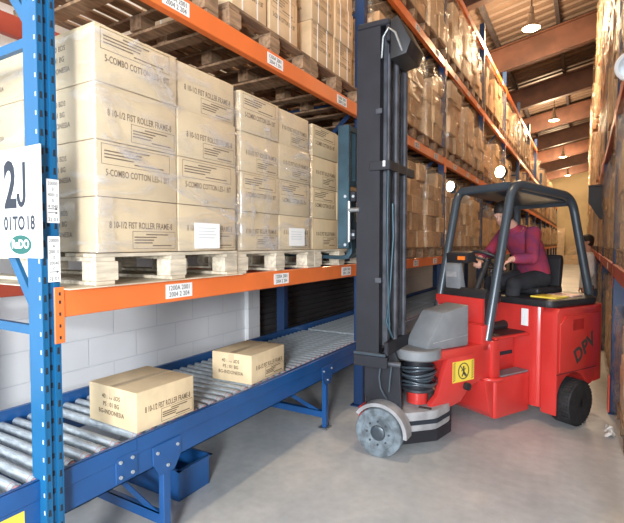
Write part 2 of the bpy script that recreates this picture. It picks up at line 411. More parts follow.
for k in range(13):
    y0, y1 = LF[k] + .04, LF[k + 1] - .04
    for l in range(4):
        if (k == 0 and l > 1) or (k > 6 and l > 2): continue
        tg = ()
        if k == 0: tg = (.66, 1.65, 2.72) if l == 0 else (.66, 1.58, 2.62)
        elif k < 4: tg = (.6, 1.6, 2.5)
        beam(-1, y0, y1, LV[l], label='orange shelf beam of left racking, %s level, %s bay from the 2J sign' % (LNAME[l], LORD[k]), group='orange beams of the left racking', tags=tg)
for l in range(2):
    beam(1, LF[0] + .04, LF[1] - .04, LV[l], x=XF - 1.05, label='orange back beam behind the pallets, %s level, nearest bay' % LNAME[l], group='back beams', back=True)
for k in range(10):
    y0, y1 = RFY[k] + .04, RFY[k + 1] - .04
    for l in range(4):
        beam(1, y0, y1, LV[l], label='reddish shelf beam of right racking, %s level, %s bay from the camera' % (LNAME[l], RO[k]), group='beams of the right racking', tags=(1.,) if k < 3 else ())
for o_ in [o for o in bpy.data.objects if o.name.startswith('rack_upright') and o.location.x > 0][:6]:
    g_ = MB().box(.003, .02, -.06, .06, .014, .36, .004).build('post_guard', 'red_guard', o_); g_['label'] = 'orange-red guard plate'
# stickers on the first post (parts)
def sticker(z0, z1, lines, arrow, tail):
    st = MB().box(.0012, .0022, -.012, .04, z0, z1).build('location_sticker', 'paper', first)
    st['label'] = 'white sticker with small print and arrow'
    hz = z1 - z0
    for i, l in enumerate(lines):
        text(l, .02, 'print_black', st, face_px(.0026, .014, z1 - .018 - i * .0235), ext=.0002, sx=.8)
    for i in range(arrow):
        zz = z0 + .042 + i * .016
        w = MB(); w.box(.0022, .0028, -.006, .026, zz - .0015, zz + .0015); w.prism([(.024, zz - .006), (.034, zz), (.024, zz + .006)], 'x', .0022, .0028)
        w.build('arrow', 'print_black', st)
    text(tail, .02, 'print_black', st, face_px(.0026, .014, z0 + .014), ext=.0002)
sticker(1.735, 1.915, ['20000', '0', '40010', '0', '41040'], 2, '2J-03')
sticker(1.49, 1.68, ['20000', 'A', '20010', '0', '20040', 'C'], 1, '2J-01')
# sign
sg = empty('aisle_sign', (-1.876, 1.066, 1.59)); tag(sg, 'white hanging rack sign reading 2J, 01 TO 18, with green oval logo', 'sign')
MB().box(-.42, 0, -.003, .003, 0, .457, .001).build('sign_board', 'sign_white', sg)
text('2', .27, 'sign_grey', sg, face_my(-.226, -.0036, .297), sx=.72, bold=.008, name='sign_lettering')
w = MB()
pts = [(-.108, .395), (-.108, .265)] + [(-.142 + .034 * math.cos(t), .262 + .052 * -math.sin(t)) for t in [math.radians(d) for d in range(10, 171, 16)]] + [(-.176, .268)]
inn = [(-.155, .268)] + [(-.142 + .013 * math.cos(t), .262 - .030 * math.sin(t)) for t in [math.radians(d) for d in range(170, 9, -16)]] + [(-.129, .265), (-.129, .395)]
w.prism(pts + inn, 'y', -.0042, -.003); w.build('sign_lettering', 'sign_grey', sg)
for t_, x_ in (('01', -.248), ('TO', -.165), ('18', -.078)): text(t_, .080, 'sign_grey', sg, face_my(x_, -.0036, .142), sx=.80, bold=.0022, name='sign_lettering')
w = MB(); pts = [(-.155 + .082 * math.cos(t * PI / 20), .055 + .040 * math.sin(t * PI / 20)) for t in range(40)]
w.prism(pts, 'y', -.0042, -.003); lg = w.build('oval_logo', 'logo_green', sg)
text('RaDO', .050, 'sign_white', lg, face_my(-.155, -.0048, .056), sx=.98, bold=.0018, name='logo_lettering')
# ------------------------------------------------------------------ pallets
def make_pallet(m, Wy=.98, Dx=1.18, name='wooden_pallet'):
    """origin at front centre bottom, front edge at x=0, extends to -x; y centred"""
    r = empty(name)
    t = MB()
    for i in range(9):
        a = -Dx + i * (Dx - .09) / 8
        t.box(a, a + .09, -Wy / 2, Wy / 2, .127, .144, .002)
    for yy in (-Wy / 2, -.05, Wy / 2 - .1): t.box(-Dx, 0, yy, yy + .1, .108, .1265)
    t.build('deck', m, r)
    for yy in (-Wy / 2, -.06, Wy / 2 - .12):
        for xx in (-.10, -Dx / 2 - .05, -Dx): MB().box(xx, xx + .10, yy, yy + .12, .0185, .1075, .003).build('block', m, r)
    for yy in (-Wy / 2, -.05, Wy / 2 - .1): MB().box(-Dx, 0, yy, yy + .1, 0, .018, .002).build('base_board', m, r)
    return r
def simple_pallet_mesh(Wy=.98, Dx=1.15):
    w = MB(); w.box(-Dx, 0, -Wy / 2, Wy / 2, .118, .144)
    for yy in (-Wy / 2, -.06, Wy / 2 - .12):
        for xx in (-.10, -Dx / 2 - .05, -Dx): w.box(xx, xx + .10, yy, yy + .12, .0, .118)
    o = w.build('wooden_pallet', 'wood_brown'); return o
P0 = make_pallet('wood_pale'); P1 = make_pallet('wood_brown'); PS = simple_pallet_mesh()
used = set()
def put(proto, loc, rz, label, cat, group=None):
    o = proto if proto.name not in used else copy_tree(proto)
    used.add(proto.name); o.location = loc; o.rotation_euler = (0, 0, rz); tag(o, label, cat, group)
    if not group and 'group' in o: del o['group']
    return o
# ------------------------------------------------------------------ cartons
def print_rect(w, y0, y1, z0, z1, t=.0022, x0=0, x1=.0008):
    w.box(x0, x1, y0, y1, z0, z0 + t); w.box(x0, x1, y0, y1, z1 - t, z1); w.box(x0, x1, y0, y0 + t, z0, z1); w.box(x0, x1, y1 - t, y1, z0, z1)
def make_carton(m, wy, dx, h, variant, side=True, front=True, tape=False):
    """origin at front-bottom corner nearest the camera: front face x=0, near end y=0"""
    w = MB(); w.box(-dx, 0, 0, wy, 0, h, .006, 2)
    r = w.build('carton', m, smooth=50)
    if front:
        g = MB()
        if variant == 0:
            text('8 10-1/2 FIST ROLLER FRAME-8', .044, 'print_brown', r, face_px(.0005, wy * .53, h * .50), ext=.0003, sx=.62 * wy / .48, bold=.0006)
            a, b, c, d = wy * .40, wy * .97, h * .06, h * .40
        else:
            text('5-COMBO COTTON LES-1 BIT', .044, 'print_brown', r, face_px(.0005, wy * .50, h * .43), ext=.0003, sx=.62 * wy / .48, bold=.0006)
            a, b, c, d = wy * .06, wy * .9, h * .58, h * .95
        print_rect(g, a, b, c, d)
        rnd = random.Random(variant)
        for i in range(5):
            zz = d - (d - c) * (.18 + .16 * i); l = (b - a) * rnd.uniform(.35, .55); s0 = a + (b - a) * (.3 if i == 0 else .04 if i < 4 else .45)
            g.box(0, .0008, s0, s0 + l, zz - .003, zz + .003)
        g.build('printed_panel', 'print_brown', r)
    if side:
        for i, t in enumerate(('40 : 10 BDS', 'PS : 01 BG', 'BG-INDONESIA')):
            text(t, .034, 'print_brown', r, face_my(-dx * .52, -.0005, h * (.72 - .2 * i)), ext=.0003, sx=.9, bold=.0005)
    if tape:
        t = MB(); t.box(-dx / 2 - .025, -dx / 2 + .025, .004, wy - .004, h + .0002, h + .001)
        t.box(-dx / 2 - .025, -dx / 2 + .025, -.001, -.0002, h * .72, h - .006)
        t.build('packing_tape', 'tape', r)
        s = MB(); s.box(-dx / 2 - .001, -dx / 2 + .001, .002, wy - .002, h + .001, h + .0016); s.build('flap_seam', 'print_brown', r)
    return r
POS = {(0, 0): 'front left', (1, 0): 'front right', (0, 1): 'back left', (1, 1): 'back right'}
LAY = ['bottom', 'second', 'third', 'top']
# near bay loads : (y start, carton widths, x front, name, depth)
CB = [make_carton('carton_pale', .476, .565, .2535, v, side=True) for v in (0, 1)]
CS = [make_carton('carton_pale', .428, .56, .2535, v, side=True) for v in (0, 1)]
CN = make_carton('carton_pale', .476, .565, .2535, 2, side=True, front=False)
CNS = make_carton('carton_pale', .428, .56, .2535, 2, side=False, front=False)
def stack(protos, pn, y0, wy, xf, z0, pname, dx, grp, layers=4):
    rnd = random.Random(int(y0 * 100))
    for l in range(layers):
        for c in range(2):
            for d in range(2):
                pr = protos[(1, 0, 0, 0)[3 - l] if False else ((0, 1, 0, 1)[l] if c == 0 else (0, 1, 0, 0)[l])] if d == 0 else pn
                jx = rnd.uniform(-.006, .004)
                if layers - 1 == l and c == 1 and d == 0: jx -= .012
                put(pr, (xf + jx - d * (dx + .012), y0 + c * (wy + .009), z0 + l * .2560), rnd.uniform(-.003, .003),
                    'pale printed carton, %s layer, %s column of the %s' % (LAY[l], POS[(c, d)], pname), 'carton', grp)
ZP = 1.4765
PF = -1.872
for i, (yc, pr, l) in enumerate(((1.785, P0, 'whitish wooden pallet under the cartons next to the 2J sign post'), (2.772, P0, 'pale wooden pallet under the middle carton stack, lowest shelf'), (3.757, P0, 'worn wooden pallet under the carton stack being lifted by the forks'))):
    put(pr, (PF if i == 0 else -1.885, yc, LV[0] + (.006 if i == 0 else .001)), 0, l, 'pallet', None)
stack(CB, CN, 1.315, .476, -1.882, 1.6085, 'pallet beside the 2J sign', .565, 'cartons on the pallet beside the 2J sign')
stack(CS, CNS, 2.347, .428, -1.90, 1.6035, 'middle pallet on the lowest shelf', .56, 'cartons on the middle pallet')
stack(CS, CNS, 3.300, .418, -1.925, 1.6035, 'pallet held by the forks', .56, 'cartons on the pallet held by the forks')
# slip sheet under first pallet
w = MB(); w.box(-2.9, -1.845, 1.16, 2.30, LV[0] + .0005, LV[0] + .005)
tag(w.build('slip_sheet', 'wood_pale'), 'thin whitish board lying on the lowest orange beam beneath the nearest pallet', 'board')
def film_shell(x0, x1, y0, y1, z0, z1, seed, amp=.006, n=22, topfold=0., curved=.03, m='film_clear', name='stretch_film', parent=None):
    """thin crinkled wrap round four sides"""
    w = MB(); bm = w.bm; c = curved
    cor = [(x1 - c, y0), (x1, y0 + c), (x1, y1 - c), (x1 - c, y1), (x0 + c, y1), (x0, y1 - c), (x0, y0 + c), (x0 + c, y0)]
    per = []
    for i in range(8):
        a, b = Vector(cor[i]), Vector(cor[(i + 1) % 8]); k = max(1, int((b - a).length / .055))
        for j in range(k): per.append(a.lerp(b, j / k))
    cx, cy = (x0 + x1) / 2, (y0 + y1) / 2; rows = []
    nz = max(4, int((z1 - z0) / .06))
    for j in range(nz + 1):
        z = z0 + (z1 - z0) * j / nz; row = []
        for p in per:
            d = Vector((p.x - cx, p.y - cy)).normalized(); nn = noise.noise(Vector((p.x * 6 + seed, p.y * 6, z * 9)))
            o = .002 + amp * (nn + .5)
            row.append(bm.verts.new((p.x + d.x * o, p.y + d.y * o, z)))
        rows.append(row)
    for a, b in zip(rows, rows[1:]):
        for i in range(len(per)): bm.faces.new((a[i], a[(i + 1) % len(per)], b[(i + 1) % len(per)], b[i]))
    return w.build(name, m, parent, smooth=60)
f = film_shell(-3.04, -1.866, 1.302, 2.292, 1.609, 2.60, 1, curved=.012); tag(f, 'clear wrinkled stretch film round the carton stack beside the 2J sign', 'stretch film')
f = film_shell(-3.05, -1.884, 2.336, 3.224, 1.604, 2.60, 5, curved=.012); tag(f, 'shiny clear stretch film round the middle carton stack, with bright glare', 'stretch film')
film_mat('film_band', .18, .62, rough=.2, scale=6)
def film_band(pts, wd, par, x=-1.858):
    w = MB(); n = len(pts); L_ = []
    for i, (y, z) in enumerate(pts):
        a = Vector(pts[max(0, i - 1)]); b = Vector(pts[min(n - 1, i + 1)]); d = (b - a).normalized(); nn = Vector((-d.y, d.x)) * wd / 2
        L_.append([w.bm.verts.new((x + .004 * math.sin(i * 1.7 + j), y + nn.x * j, z + nn.y * j)) for j in (-1, -.3, .4, 1)])
    for a, b in zip(L_, L_[1:]):
        for j in range(3): w.bm.faces.new((a[j], a[j + 1], b[j + 1], b[j]))
    w.build('film_band', 'film_band', par, smooth=60)
def seg_(p, q, n=10, sag=.03): return [(p[0] + (q[0] - p[0]) * i / n, p[1] + (q[1] - p[1]) * i / n - sag * math.sin(PI * i / n)) for i in range(n + 1)]
FB1 = bpy.data.objects['stretch_film']; FB2 = bpy.data.objects['stretch_film.001']
film_band(seg_((1.50, 2.605), (1.79, 2.33)), .07, FB1); film_band(seg_((1.62, 2.59), (1.76, 2.40)), .03, FB1)
film_band(seg_((1.33, 2.13), (1.80, 1.985)), .035, FB1); film_band(seg_((1.42, 2.10), (2.27, 1.80), 16), .045, FB1)
film_band(seg_((1.34, 2.34), (1.42, 2.13)), .05, FB1); film_band(seg_((1.345, 1.86), (1.36, 1.62)), .07, FB1, -1.862)
film_band([(2.60 + .02 * math.sin(i), 2.45 - i * .065) for i in range(13)], .07, FB2, -1.876); film_band(seg_((2.36, 2.28), (3.18, 2.20), 14), .06, FB2, -1.876)
film_band([(2.44 + .01 * math.sin(i * 2), 2.05 - i * .05) for i in range(8)], .04, FB2, -1.876)
# white delivery papers stuck to the film
for y0, y1, z0, z1, x, l in ((1.885, 2.09, 1.622, 1.765, -1.852, 'white paper sheet taped to the right carton column beside the 2J sign'), (2.86, 3.08, 1.632, 1.765, -1.868, 'white paper sheet taped low on the middle carton stack')):
    w = MB(); w.box(x, x + .001, y0, y1, z0, z1); o = w.build('delivery_note', 'paper'); tag(o, l, 'paper')
    g = MB()
    for i in range(4): g.box(x + .001, x + .0016, y0 + .03, y1 - .03 - .015 * (i % 2), z1 - .03 - i * .018, z1 - .026 - i * .018)
    g.build('print_lines', 'slot_pale', o)
# cartons on the conveyor
C1 = make_carton('carton_kraft', .395, .41, .212, 0, tape=True)
put(C1, (-1.975, 1.585, .6665), -.03, 'brown taped carton on the roller conveyor, nearer of the two, beside the 2J post', 'carton', None)
C2 = make_carton('carton_kraft', .43, .35, .205, 0, tape=True)
put(C2, (-1.975, 2.545, .6665), .035, 'brown taped carton on the roller conveyor, farther of the two', 'carton', None)
# ---------------------------------------------------------------- upper near shelf, strapped cartons
CT = make_carton('carton_tan', .36, .40, .33, 1, side=True)
def strap_on(c, wy, dx, h):
    for f_ in (.28, .72):
        s = MB(); y = wy * f_
        s.box(-dx - .002, .0025, y - .006, y + .006, h + .0003, h + .0018); s.box(.0003, .0025, y - .006, y + .006, 0.002, h)
        s.build('strap', 'strap_white', c)
    s = MB(); s.box(-dx * .5 - .006, -dx * .5 + .006, -.0025, -.0003, .002, h); s.build('strap', 'strap_white', c)
for c_ in list(CT.children):
    pass
strap_on(CT, .36, .40, .33)
UZ = LV[1] + .001
for i, (yc, l) in enumerate(((1.66, 'nearest'), (2.735, 'middle'), (3.72, 'farthest'))):
    put(P1, (-1.90, yc, UZ), 0, 'dark wooden pallet on the second shelf of the nearest bay, %s of three' % l, 'pallet', None)
    if i == 0: continue
    nl = 3
    for a in range(nl):
        for c in range(2 if i else 2):
            for d in range(2):
                put(CT, (-1.93 - d * .445 + random.uniform(-.01, .01), yc - .42 + c * .40, UZ + .1455 + a * .3325), random.uniform(-.01, .01),
                    'strapped brown carton on upper shelf, %s pallet, %s layer, %s' % (l, LAY[a], POS[(c, d)]), 'carton', 'strapped cartons on the upper shelf')
# ---------------------------------------------------------------- wrapped loads further down
def wrapped_load(x, yc, z, sgn, Wy, Dx, H, seed, label, group, detail, m='carton_brown', fm='film_amber'):
    """sgn +1: aisle face looks +X (left racking). carton pile, wrapped"""
    rnd = random.Random(seed)
    r = empty('wrapped_load', (x, yc, z)); tag(r, label, 'wrapped pallet load', group)
    nl = max(2, round(H / rnd.choice((.19, .24, .3)))); ny = rnd.choice((2, 3, 3)); nx = 2
    lh = H / nl
    body = MB()
    for l in range(nl):
        for j in range(ny):
            for i in range(nx):
                a0 = -i * Dx / nx - Dx / nx + .006; a1 = -i * Dx / nx - .004
                jx = rnd.uniform(-.06, .01); b0 = -Wy / 2 + j * Wy / ny; jy = rnd.uniform(-.008, .008)
                if l == nl - 1 and rnd.random() < .45: continue
                w = MB() if detail else body
                X0, X1 = sorted((sgn * (a0 + jx), sgn * (a1 + jx)))
                w.box(X0, X1, b0 + .008 + jy, b0 + Wy / ny - .008 + jy, l * lh + .001, (l + 1) * lh - .001, 0.006 if detail else 0)
                if detail: w.build('carton', m, r)
    if not detail: body.build('carton_pile', m, r)
    else: body.bm.free()
    X0, X1 = sorted((sgn * (-Dx - .03), sgn * .012))
    film_shell(X0, X1, -Wy / 2 - .01, Wy / 2 + .01, 0, H + .01, seed, amp=.04, curved=.05, m=fm, parent=r)
    return r
def pallet_at(x, y, z, sgn, lab, grp, detail):
    put(P1 if detail else PS, (x, y, z), 0 if sgn > 0 else PI, lab, 'pallet', grp)
seed = 10
for k in range(1, 13):
    for l in range(3):
        for s in range(3):
            seed += 1
            rnd = random.Random(seed)
            y = LF[k] + .55 + s * .985
            nm = '%s level, %s bay from the 2J sign, %s slot' % (LNAME[l], LORD[k], ['near', 'middle', 'far'][s])
            if k in (6, 7) and l == 2 and s > 0: continue
            det = k < 3
            pallet_at(-1.89, y, LV[l] + .001, 1, 'brown pallet in left racking, ' + nm, 'pallets in the left racking', det)
            if l == 1 and k in (4,) and s > 0: continue
            H = rnd.uniform(.72, 1.1)
            if k == 1: H = (1.1, 1.0, .98)[l]
            wrapped_load(-1.90 + rnd.uniform(-.01, .05), y, LV[l] + .146, 1, rnd.uniform(.82, .89), 1.05, H, seed,
                         'shrink-wrapped cartons in left racking, ' + nm, 'wrapped loads in the left racking', det, m=rnd.choice(('carton_brown', 'carton_tan', 'carton_tan')) if k < 4 else rnd.choice(('carton_brown', 'carton_tan')))
for k in range(0, 10):
    for l in range(-1, 4):
        for s in range(3):
            seed += 1
            rnd = random.Random(seed)
            y = RFY[k] + .57 + s * 1.0
            if l == -1 and k > 2: continue
            if l == -1 and k == 0 and s < 2: continue
            nm = '%s, %s bay from the camera, %s slot' % ('floor level' if l < 0 else LNAME[l] + ' level', RO[k], ['near', 'middle', 'far'][s])
            zb = 0 if l < 0 else LV[l] + .001
            xx = .26 if l >= 0 else .30
            pallet_at(xx, y, zb, -1, 'brown pallet in right racking, ' + nm, 'pallets in the right racking', k < 2)
            H = rnd.uniform(.9, 1.18) if l < 3 else rnd.uniform(1.0, 1.25)
            if k > 2: xo = rnd.uniform(-.12, .0)
            else: xo = rnd.uniform(-.02, .0)
            wrapped_load(xx + xo, y, zb + .145, -1, rnd.uniform(.84, .90), 1.05, H, seed,
                         'shrink-wrapped brown cartons in right racking, ' + nm, 'wrapped loads in the right racking', k < 2, m='carton_brown' if l >= 0 else 'carton_tan')
# far floor clutter at the end of the aisle
for i, (x, y, h, l) in enumerate(((-1.40, 44.6, 2.9, 'highest brown stack against the far wall, just left of the tan one'), (-.35, 42.4, .7, 'wrapped brown stack on the floor at the far end, left of the aisle mouth'), (-.10, 44.6, 1.45, 'taller tan stack against the far wall at the aisle end'), (-1.62, 34, .55, 'low tan stack on the floor in front of the far left racking'))):
    wrapped_load(x, y, 0, 1, 1.0, .8 if x < -1.6 else 1.1, h, 900 + i, l, 'floor stacks', False, m='carton_tan')
w = MB(); rnd = random.Random(3); rr = []
for i in range(9):
    rr.append([w.bm.verts.new((.19 + .016 * j + rnd.uniform(-.012, .012), 4.62 + .03 * i + rnd.uniform(-.01, .01), .004 + rnd.uniform(0, .05) * (1 if 0 < j < 4 else .1))) for j in range(5)])
for a, b in zip(rr, rr[1:]):
    for j in range(4): w.bm.faces.new((a[j], a[j + 1], b[j + 1], b[j]))
tag(w.build('plastic_scrap', 'sign_white', smooth=20), 'crumpled scrap of white plastic on the floor at the right edge', 'plastic scrap')
# dark bracket on right rack + mirror
r = empty('rack_bracket', (.243, 8.52, 2.02)); tag(r, 'dark wedge-shaped bracket sticking out from the right racking above the walking man', 'bracket')
MB().prism([(0, .5), (0, 0), (-.04, .0), (-.2, .26), (-.2, .5)], 'y', -.12, -.04, .004).build('wedge_plate', 'black_plastic', r)
MB().box(-.205, 0, -.13, -.03, .5, .53, .004).build('top_flange', 'black_plastic', r)
r = empty('round_mirror', (.245, 3.62, 2.78)); tag(r, 'round white-rimmed mirror at the right edge, on the right racking', 'mirror')
MB().lathe([(.075, 0), (.085, -.004), (.095, -.008), (.1, 0), (.095, .01), (.08, .01)], axis='y', seg=32).build('rim', 'sign_white', r, smooth=40)
MB().lathe([(.001, -.012), (.05, -.008), (.078, -.001), (.078, .006), (.001, .008)], axis='y', seg=32).build('mirror_glass', 'steel', r, smooth=40)
MB().box(-.01, .02, .011, .03, -.01, .18).build('bracket_arm', 'purlin_dark', r)
# ------------------------------------------------------------------ roller conveyor
rol = MB(); rol.cyl((-2.76, 0, 0), (-1.99, 0, 0), .025, 14)
rol_o = rol.build('roller', 'steel', smooth=60); ROL = rol_o.data; bpy.data.objects.remove(rol_o)
cap = MB(); cap.cyl((-2.0, 0, 0), (-1.972, 0, 0), .019, 12); cap.cyl((-2.018, 0, 0), (-2.014, 0, 0), .0254, 14)
cap_o = cap.build('roller_cap', 'red_cap', smooth=60); CAP = cap_o.data; bpy.data.objects.remove(cap_o)
secs = [(-1.45, 1.56), (1.563, 4.60), (4.603, 7.64), (7.643, 10.68)]
for i, (y0, y1) in enumerate(secs):
    r = empty('conveyor_section', (0, y0, 0))
    tag(r, ['blue roller conveyor section passing behind the 2J post at bottom left', 'blue roller conveyor section carrying the two brown cartons', 'dark blue roller conveyor section behind the mast foot', 'farthest blue roller conveyor section, right of the mast'][i], 'roller conveyor', 'roller conveyor sections')
    L = y1 - y0
    w = MB(); w.box(-1.955, -1.951, 0, L, .46, .66); w.box(-1.97, -1.951, 0, L, .656, .661); w.box(-1.985, -1.951, 0, L, .46, .465); w.prism([(-1.951, .575), (-1.946, .58), (-1.946, .652), (-1.951, .657)], 'y', 0, L)
    w.build('side_rail', 'conveyor_blue', r)
    w = MB(); w.box(-2.80, -2.795, 0, L, .46, .715); w.box(-2.80, -2.775, 0, L, .71, .716)
    w.build('back_guard_rail', 'conveyor_blue', r)
    MB().box(-1.971, -1.957, 0, L, .58, .655).build('inner_strip', 'steel_dull', r)
    nr = int((L - .04) / .08)
    for k in range(nr):
        o = inst('roller', ROL, r, (0, .05 + k * .08, .6405)); c = inst('roller_cap', CAP, o)
    for yy in (.45, 1.5, 2.6): MB().box(-2.79, -1.96, yy, yy + .05, .48, .53).build('cross_member', 'conveyor_blue', r)
    g = MB().box(-1.951, -1.944, L - .0, L + .0 - .12, .475, .60, .002).build('joint_plate', 'conveyor_blue', r)
    b = MB()
    for yy in (L - .1, L - .03):
        for zz in (.5, .575): b.cyl((-1.944, yy, zz), (-1.936, yy, zz), .009, 8)
    b.build('bolts', 'steel', g)
    for yl in ([1.73 - y0] if i == 0 else []) : pass
    if i == 0:
        lb = MB(); lb.box(-1.951, -1.9502, 1.03 - y0 - .2, 1.03 - y0 - .02, .47, .56)
        q = lb.build('warning_label', 'sticker_yellow', r); q['label'] = 'yellow warning label'
def stand(y, l):
    r = empty('conveyor_stand', (0, y, 0)); tag(r, l, 'conveyor leg', 'conveyor stands')
    for xx in (-1.99, -2.76):
        MB().box(xx, xx + .04, -.025, .025, .012, .459, .003).build('leg', 'conveyor_blue', r)
        MB().box(xx - .03, xx + .06, -.05, .05, 0, .012, .002).build('foot_plate', 'steel_dull', r)
    w = MB(); w.box(-2.72, -1.99, -.006, .0, .09, .15); w.box(-2.72, -1.99, -.006, .03, .146, .15); w.build('cross_bar', 'conveyor_blue', r)
    w = MB(); w.box(-1.949, -1.944, -.10, .10, .47, .57, .002); w.prism([(-.05, .40), (.05, .40), (.1, .475), (-.1, .475)], 'x', -1.9495, -1.9445)
    g = w.build('gusset_plate', 'conveyor_blue', r)
    b = MB()
    for a, c in ((-.07, .53), (.07, .53), (0, .44)): b.cyl((-1.944, a, c), (-1.936, a, c), .009, 8)
    b.build('bolts', 'steel', g)
    MB().prism([(-2.0, .1), (-2.0, .14), (-2.72, .40), (-2.72, .36)], 'y', .002, .008).build('diagonal_brace', 'conveyor_blue', r)
for y, l in ((-.5, 'blue conveyor stand before the 2J post, out of view'), (1.76, 'blue conveyor leg stand below the nearer carton at the bottom edge'), (3.60, 'blue conveyor leg stand on the floor beyond the farther carton'), (5.5, 'shadowed blue conveyor stand behind the truck wheel'), (8.0, 'conveyor stand behind the truck body'), (9.8, 'farthest blue conveyor stand, right of the mast')):
    if y > 0: stand(y, l)
r = empty('steel_step_bin', (-2.2, 2.08, 0)); tag(r, 'dark blue steel trough on the floor under the conveyor', 'steel trough')
w = MB(); w.box(-.55, 0, 0, .006, .002, .2); w.box(-.55, 0, .27, .276, .002, .2); w.box(-.006, 0, .006, .27, .002, .2); w.box(-.55, -.544, .006, .27, .002, .2); w.box(-.544, -.006, .006, .27, .002, .008)
w.build('trough', 'conveyor_blue', r)
w = MB(); w.box(-.56, .02, -.015, .006, .2, .206); w.box(-.56, .02, .27, .29, .2, .206); w.box(-.006, .02, -.015, .29, .2, .206); w.build('lip', 'conveyor_blue', r)
# ------------------------------------------------------------------ the truck
CX, CY = -.65, 4.30
TRUCK_RZ = math.atan2(.877, .48)
tk = empty('forklift_truck', (CX, CY, 0), TRUCK_RZ)
tag(tk, 'red articulated narrow-aisle forklift truck with black mast, marked DPV', 'forklift truck')
TM = Matrix.Translation((CX, CY, 0)) @ Matrix.Rotation(TRUCK_RZ, 4, 'Z')
def smooth_poly(pts, r=.06, n=4):
    out = []; N = len(pts)
    for i in range(N):
        p = Vector(pts[i]); a = Vector(pts[i - 1]); b = Vector(pts[(i + 1) % N])
        rr = min(r, (a - p).length * .45, (b - p).length * .45)
        s = p + (a - p).normalized() * rr; e = p + (b - p).normalized() * rr
        for k in range(n + 1):
            t = k / n; out.append(tuple((1 - t) ** 2 * s + 2 * t * (1 - t) * p + t * t * e))
    return out
# counterweight body
core = [(.5, -.10), (1.14, -.10), (1.40, -.0), (1.49, .35), (1.40, .70), (1.14, .80), (.5, .80)]
w = MB(); w.prism(smooth_poly(core, .08), 'z', .14, 1.07, .008); body = w.build('counterweight_body', 'truck_red', tk, smooth=35)
def arch(a0, a1, c, rad, zb, zt, ztop_back):
    c = .76; rad = .25
    """side pod profile in (a,z) with a wheel arch"""
    pts = [(a0, .11), (a0 + .02, .11)]
    t0 = math.asin((.16 - .22) / rad)
    pts += [(c - rad * math.cos(t), .22 + rad * math.sin(t)) for t in [math.radians(d) for d in range(20, 161, 14)]]
    pts += [(a1 - .03, .34), (a1 + .02, .55), (a1, zt - .05), (a1 - .05, zt), (a0 + .04, zt), (a0, zt - .04)]
    return pts
for (w0, w1, nm) in ((-.25, -.102, 'near'), (.802, .95, 'far')):
    m = MB(); m.prism(arch(.5, 1.14, .83, .275, .3, 1.07, 0), 'y', w0, w1, .012); pd = m.build('side_panel', 'truck_red', tk, smooth=35)
    if nm == 'near': pod = pd
# rear bumper quarter linking
m = MB(); m.prism(smooth_poly([(1.10, -.247), (1.30, -.225), (1.46, -.05), (1.53, .35), (1.46, .74), (1.30, .90), (1.10, .947), (1.10, .80), (1.10, -.1)], .05), 'z', .33, 1.068, .01)
m.build('rear_bumper', 'truck_red', tk, smooth=40)
# raised door panel with DPV
m = MB(); m.prism([(.535, .50), (1.15, .50), (1.18, .60), (1.17, 1.0), (.62, 1.0), (.535, .93)], 'y', -.262, -.249, .005)
dp = m.build('engine_side_cover', 'truck_red', pod, smooth=35)
m = MB(); m.box(.72, .90, -.2640, -.2605, .86, .96, .001); q = m.build('vent_plate', 'truck_red_dark', dp)
# text faces -w : right = +a, up = +z  (looking along +w)
Mt = Matrix.Translation((.92, -.2632, .68)) @ Matrix(((1, 0, 0, 0), (0, 0, -1, 0), (0, 1, 0, 0), (0, 0, 0, 1))) @ Matrix.Rotation(math.radians(28), 4, 'Z')
text('DPV', .185, 'print_black', dp, Mt, name='marking_lettering', ext=.001, bold=.006, sx=1.0)
m = MB(); m.box(.50, 1.15, -.2515, -.2495, .476, .482); m.build('panel_seam', 'hole_dark', pod)
# hood pad
m = MB(); m.prism(smooth_poly([(.47, -.22), (1.17, -.24), (1.42, -.05), (1.49, .35), (1.42, .75), (1.17, .93), (.47, .92)], .09), 'z', 1.072, 1.14, .025)
m.build('seat_deck_cover', 'black_plastic', tk, smooth=50)
# front chassis : tub with step
tub = [(.0, .0), (.498, .0), (.498, .70), (.0, .70)]
w = MB(); w.prism(smooth_poly([(.0, .0), (.497, .0), (.497, .70), (.0, .70)], .03), 'z', .10, .455, .012); w.build('lower_chassis', 'truck_red', tk, smooth=35)
w = MB(); w.box(.10, .49, .012, .15, .456, .470, .004); w.build('step_tread', 'cover_grey', tk)
w = MB(); w.box(.03, .49, .17, .70, .457, .80, .012, 2); w.build('step_riser', 'truck_red', tk, smooth=35)
w = MB(); w.box(.08, .46, .165, .172, .60, .635, .002); w.build('hand_slot', 'hole_dark', tk)
w = MB(); w.box(.0, .49, .0, .70, .801, .822, .008); w.build('cab_floor', 'truck_red', tk)
w = MB(); w.box(.06, .49, .05, .68, .823, .829, .002); w.build('floor_mat', 'black_plastic', tk)
w = MB(); w.box(-.035, .065, -.0, .13, .457, .80, .02, 2); w.build('front_corner_post', 'truck_red', tk, smooth=40)
w = MB(); w.tube([(.06, -.02, .455), (-.03, -.02, .458), (-.08, .03, .458), (-.10, .18, .455), (-.10, .45, .455)], .018, 10); w.build('bumper_lip', 'truck_red', tk, smooth=50)
w = MB(); w.box(-.035, -.0, .12, .68, .80, 1.155, .01, 2); cw = w.build('front_cowl', 'truck_red', tk, smooth=35)
w = MB()
for (a, z) in ((.33, 1.05), (.33, .95), (.6, 1.06)): w.cyl((-.037, a, z), (-.034, a, z), .008, 10)
w.build('rivets', 'hole_dark', cw)
w = MB(); w.box(-.14, -.036, .035, .27, .70, .94, .02, 2); w.build('cowl_step_box', 'truck_red', tk, smooth=40)
w = MB(); w.box(-.10, -.002, .10, .66, .46, .72, .02, 2); w.build('nose_panel', 'truck_red', tk, smooth=35)
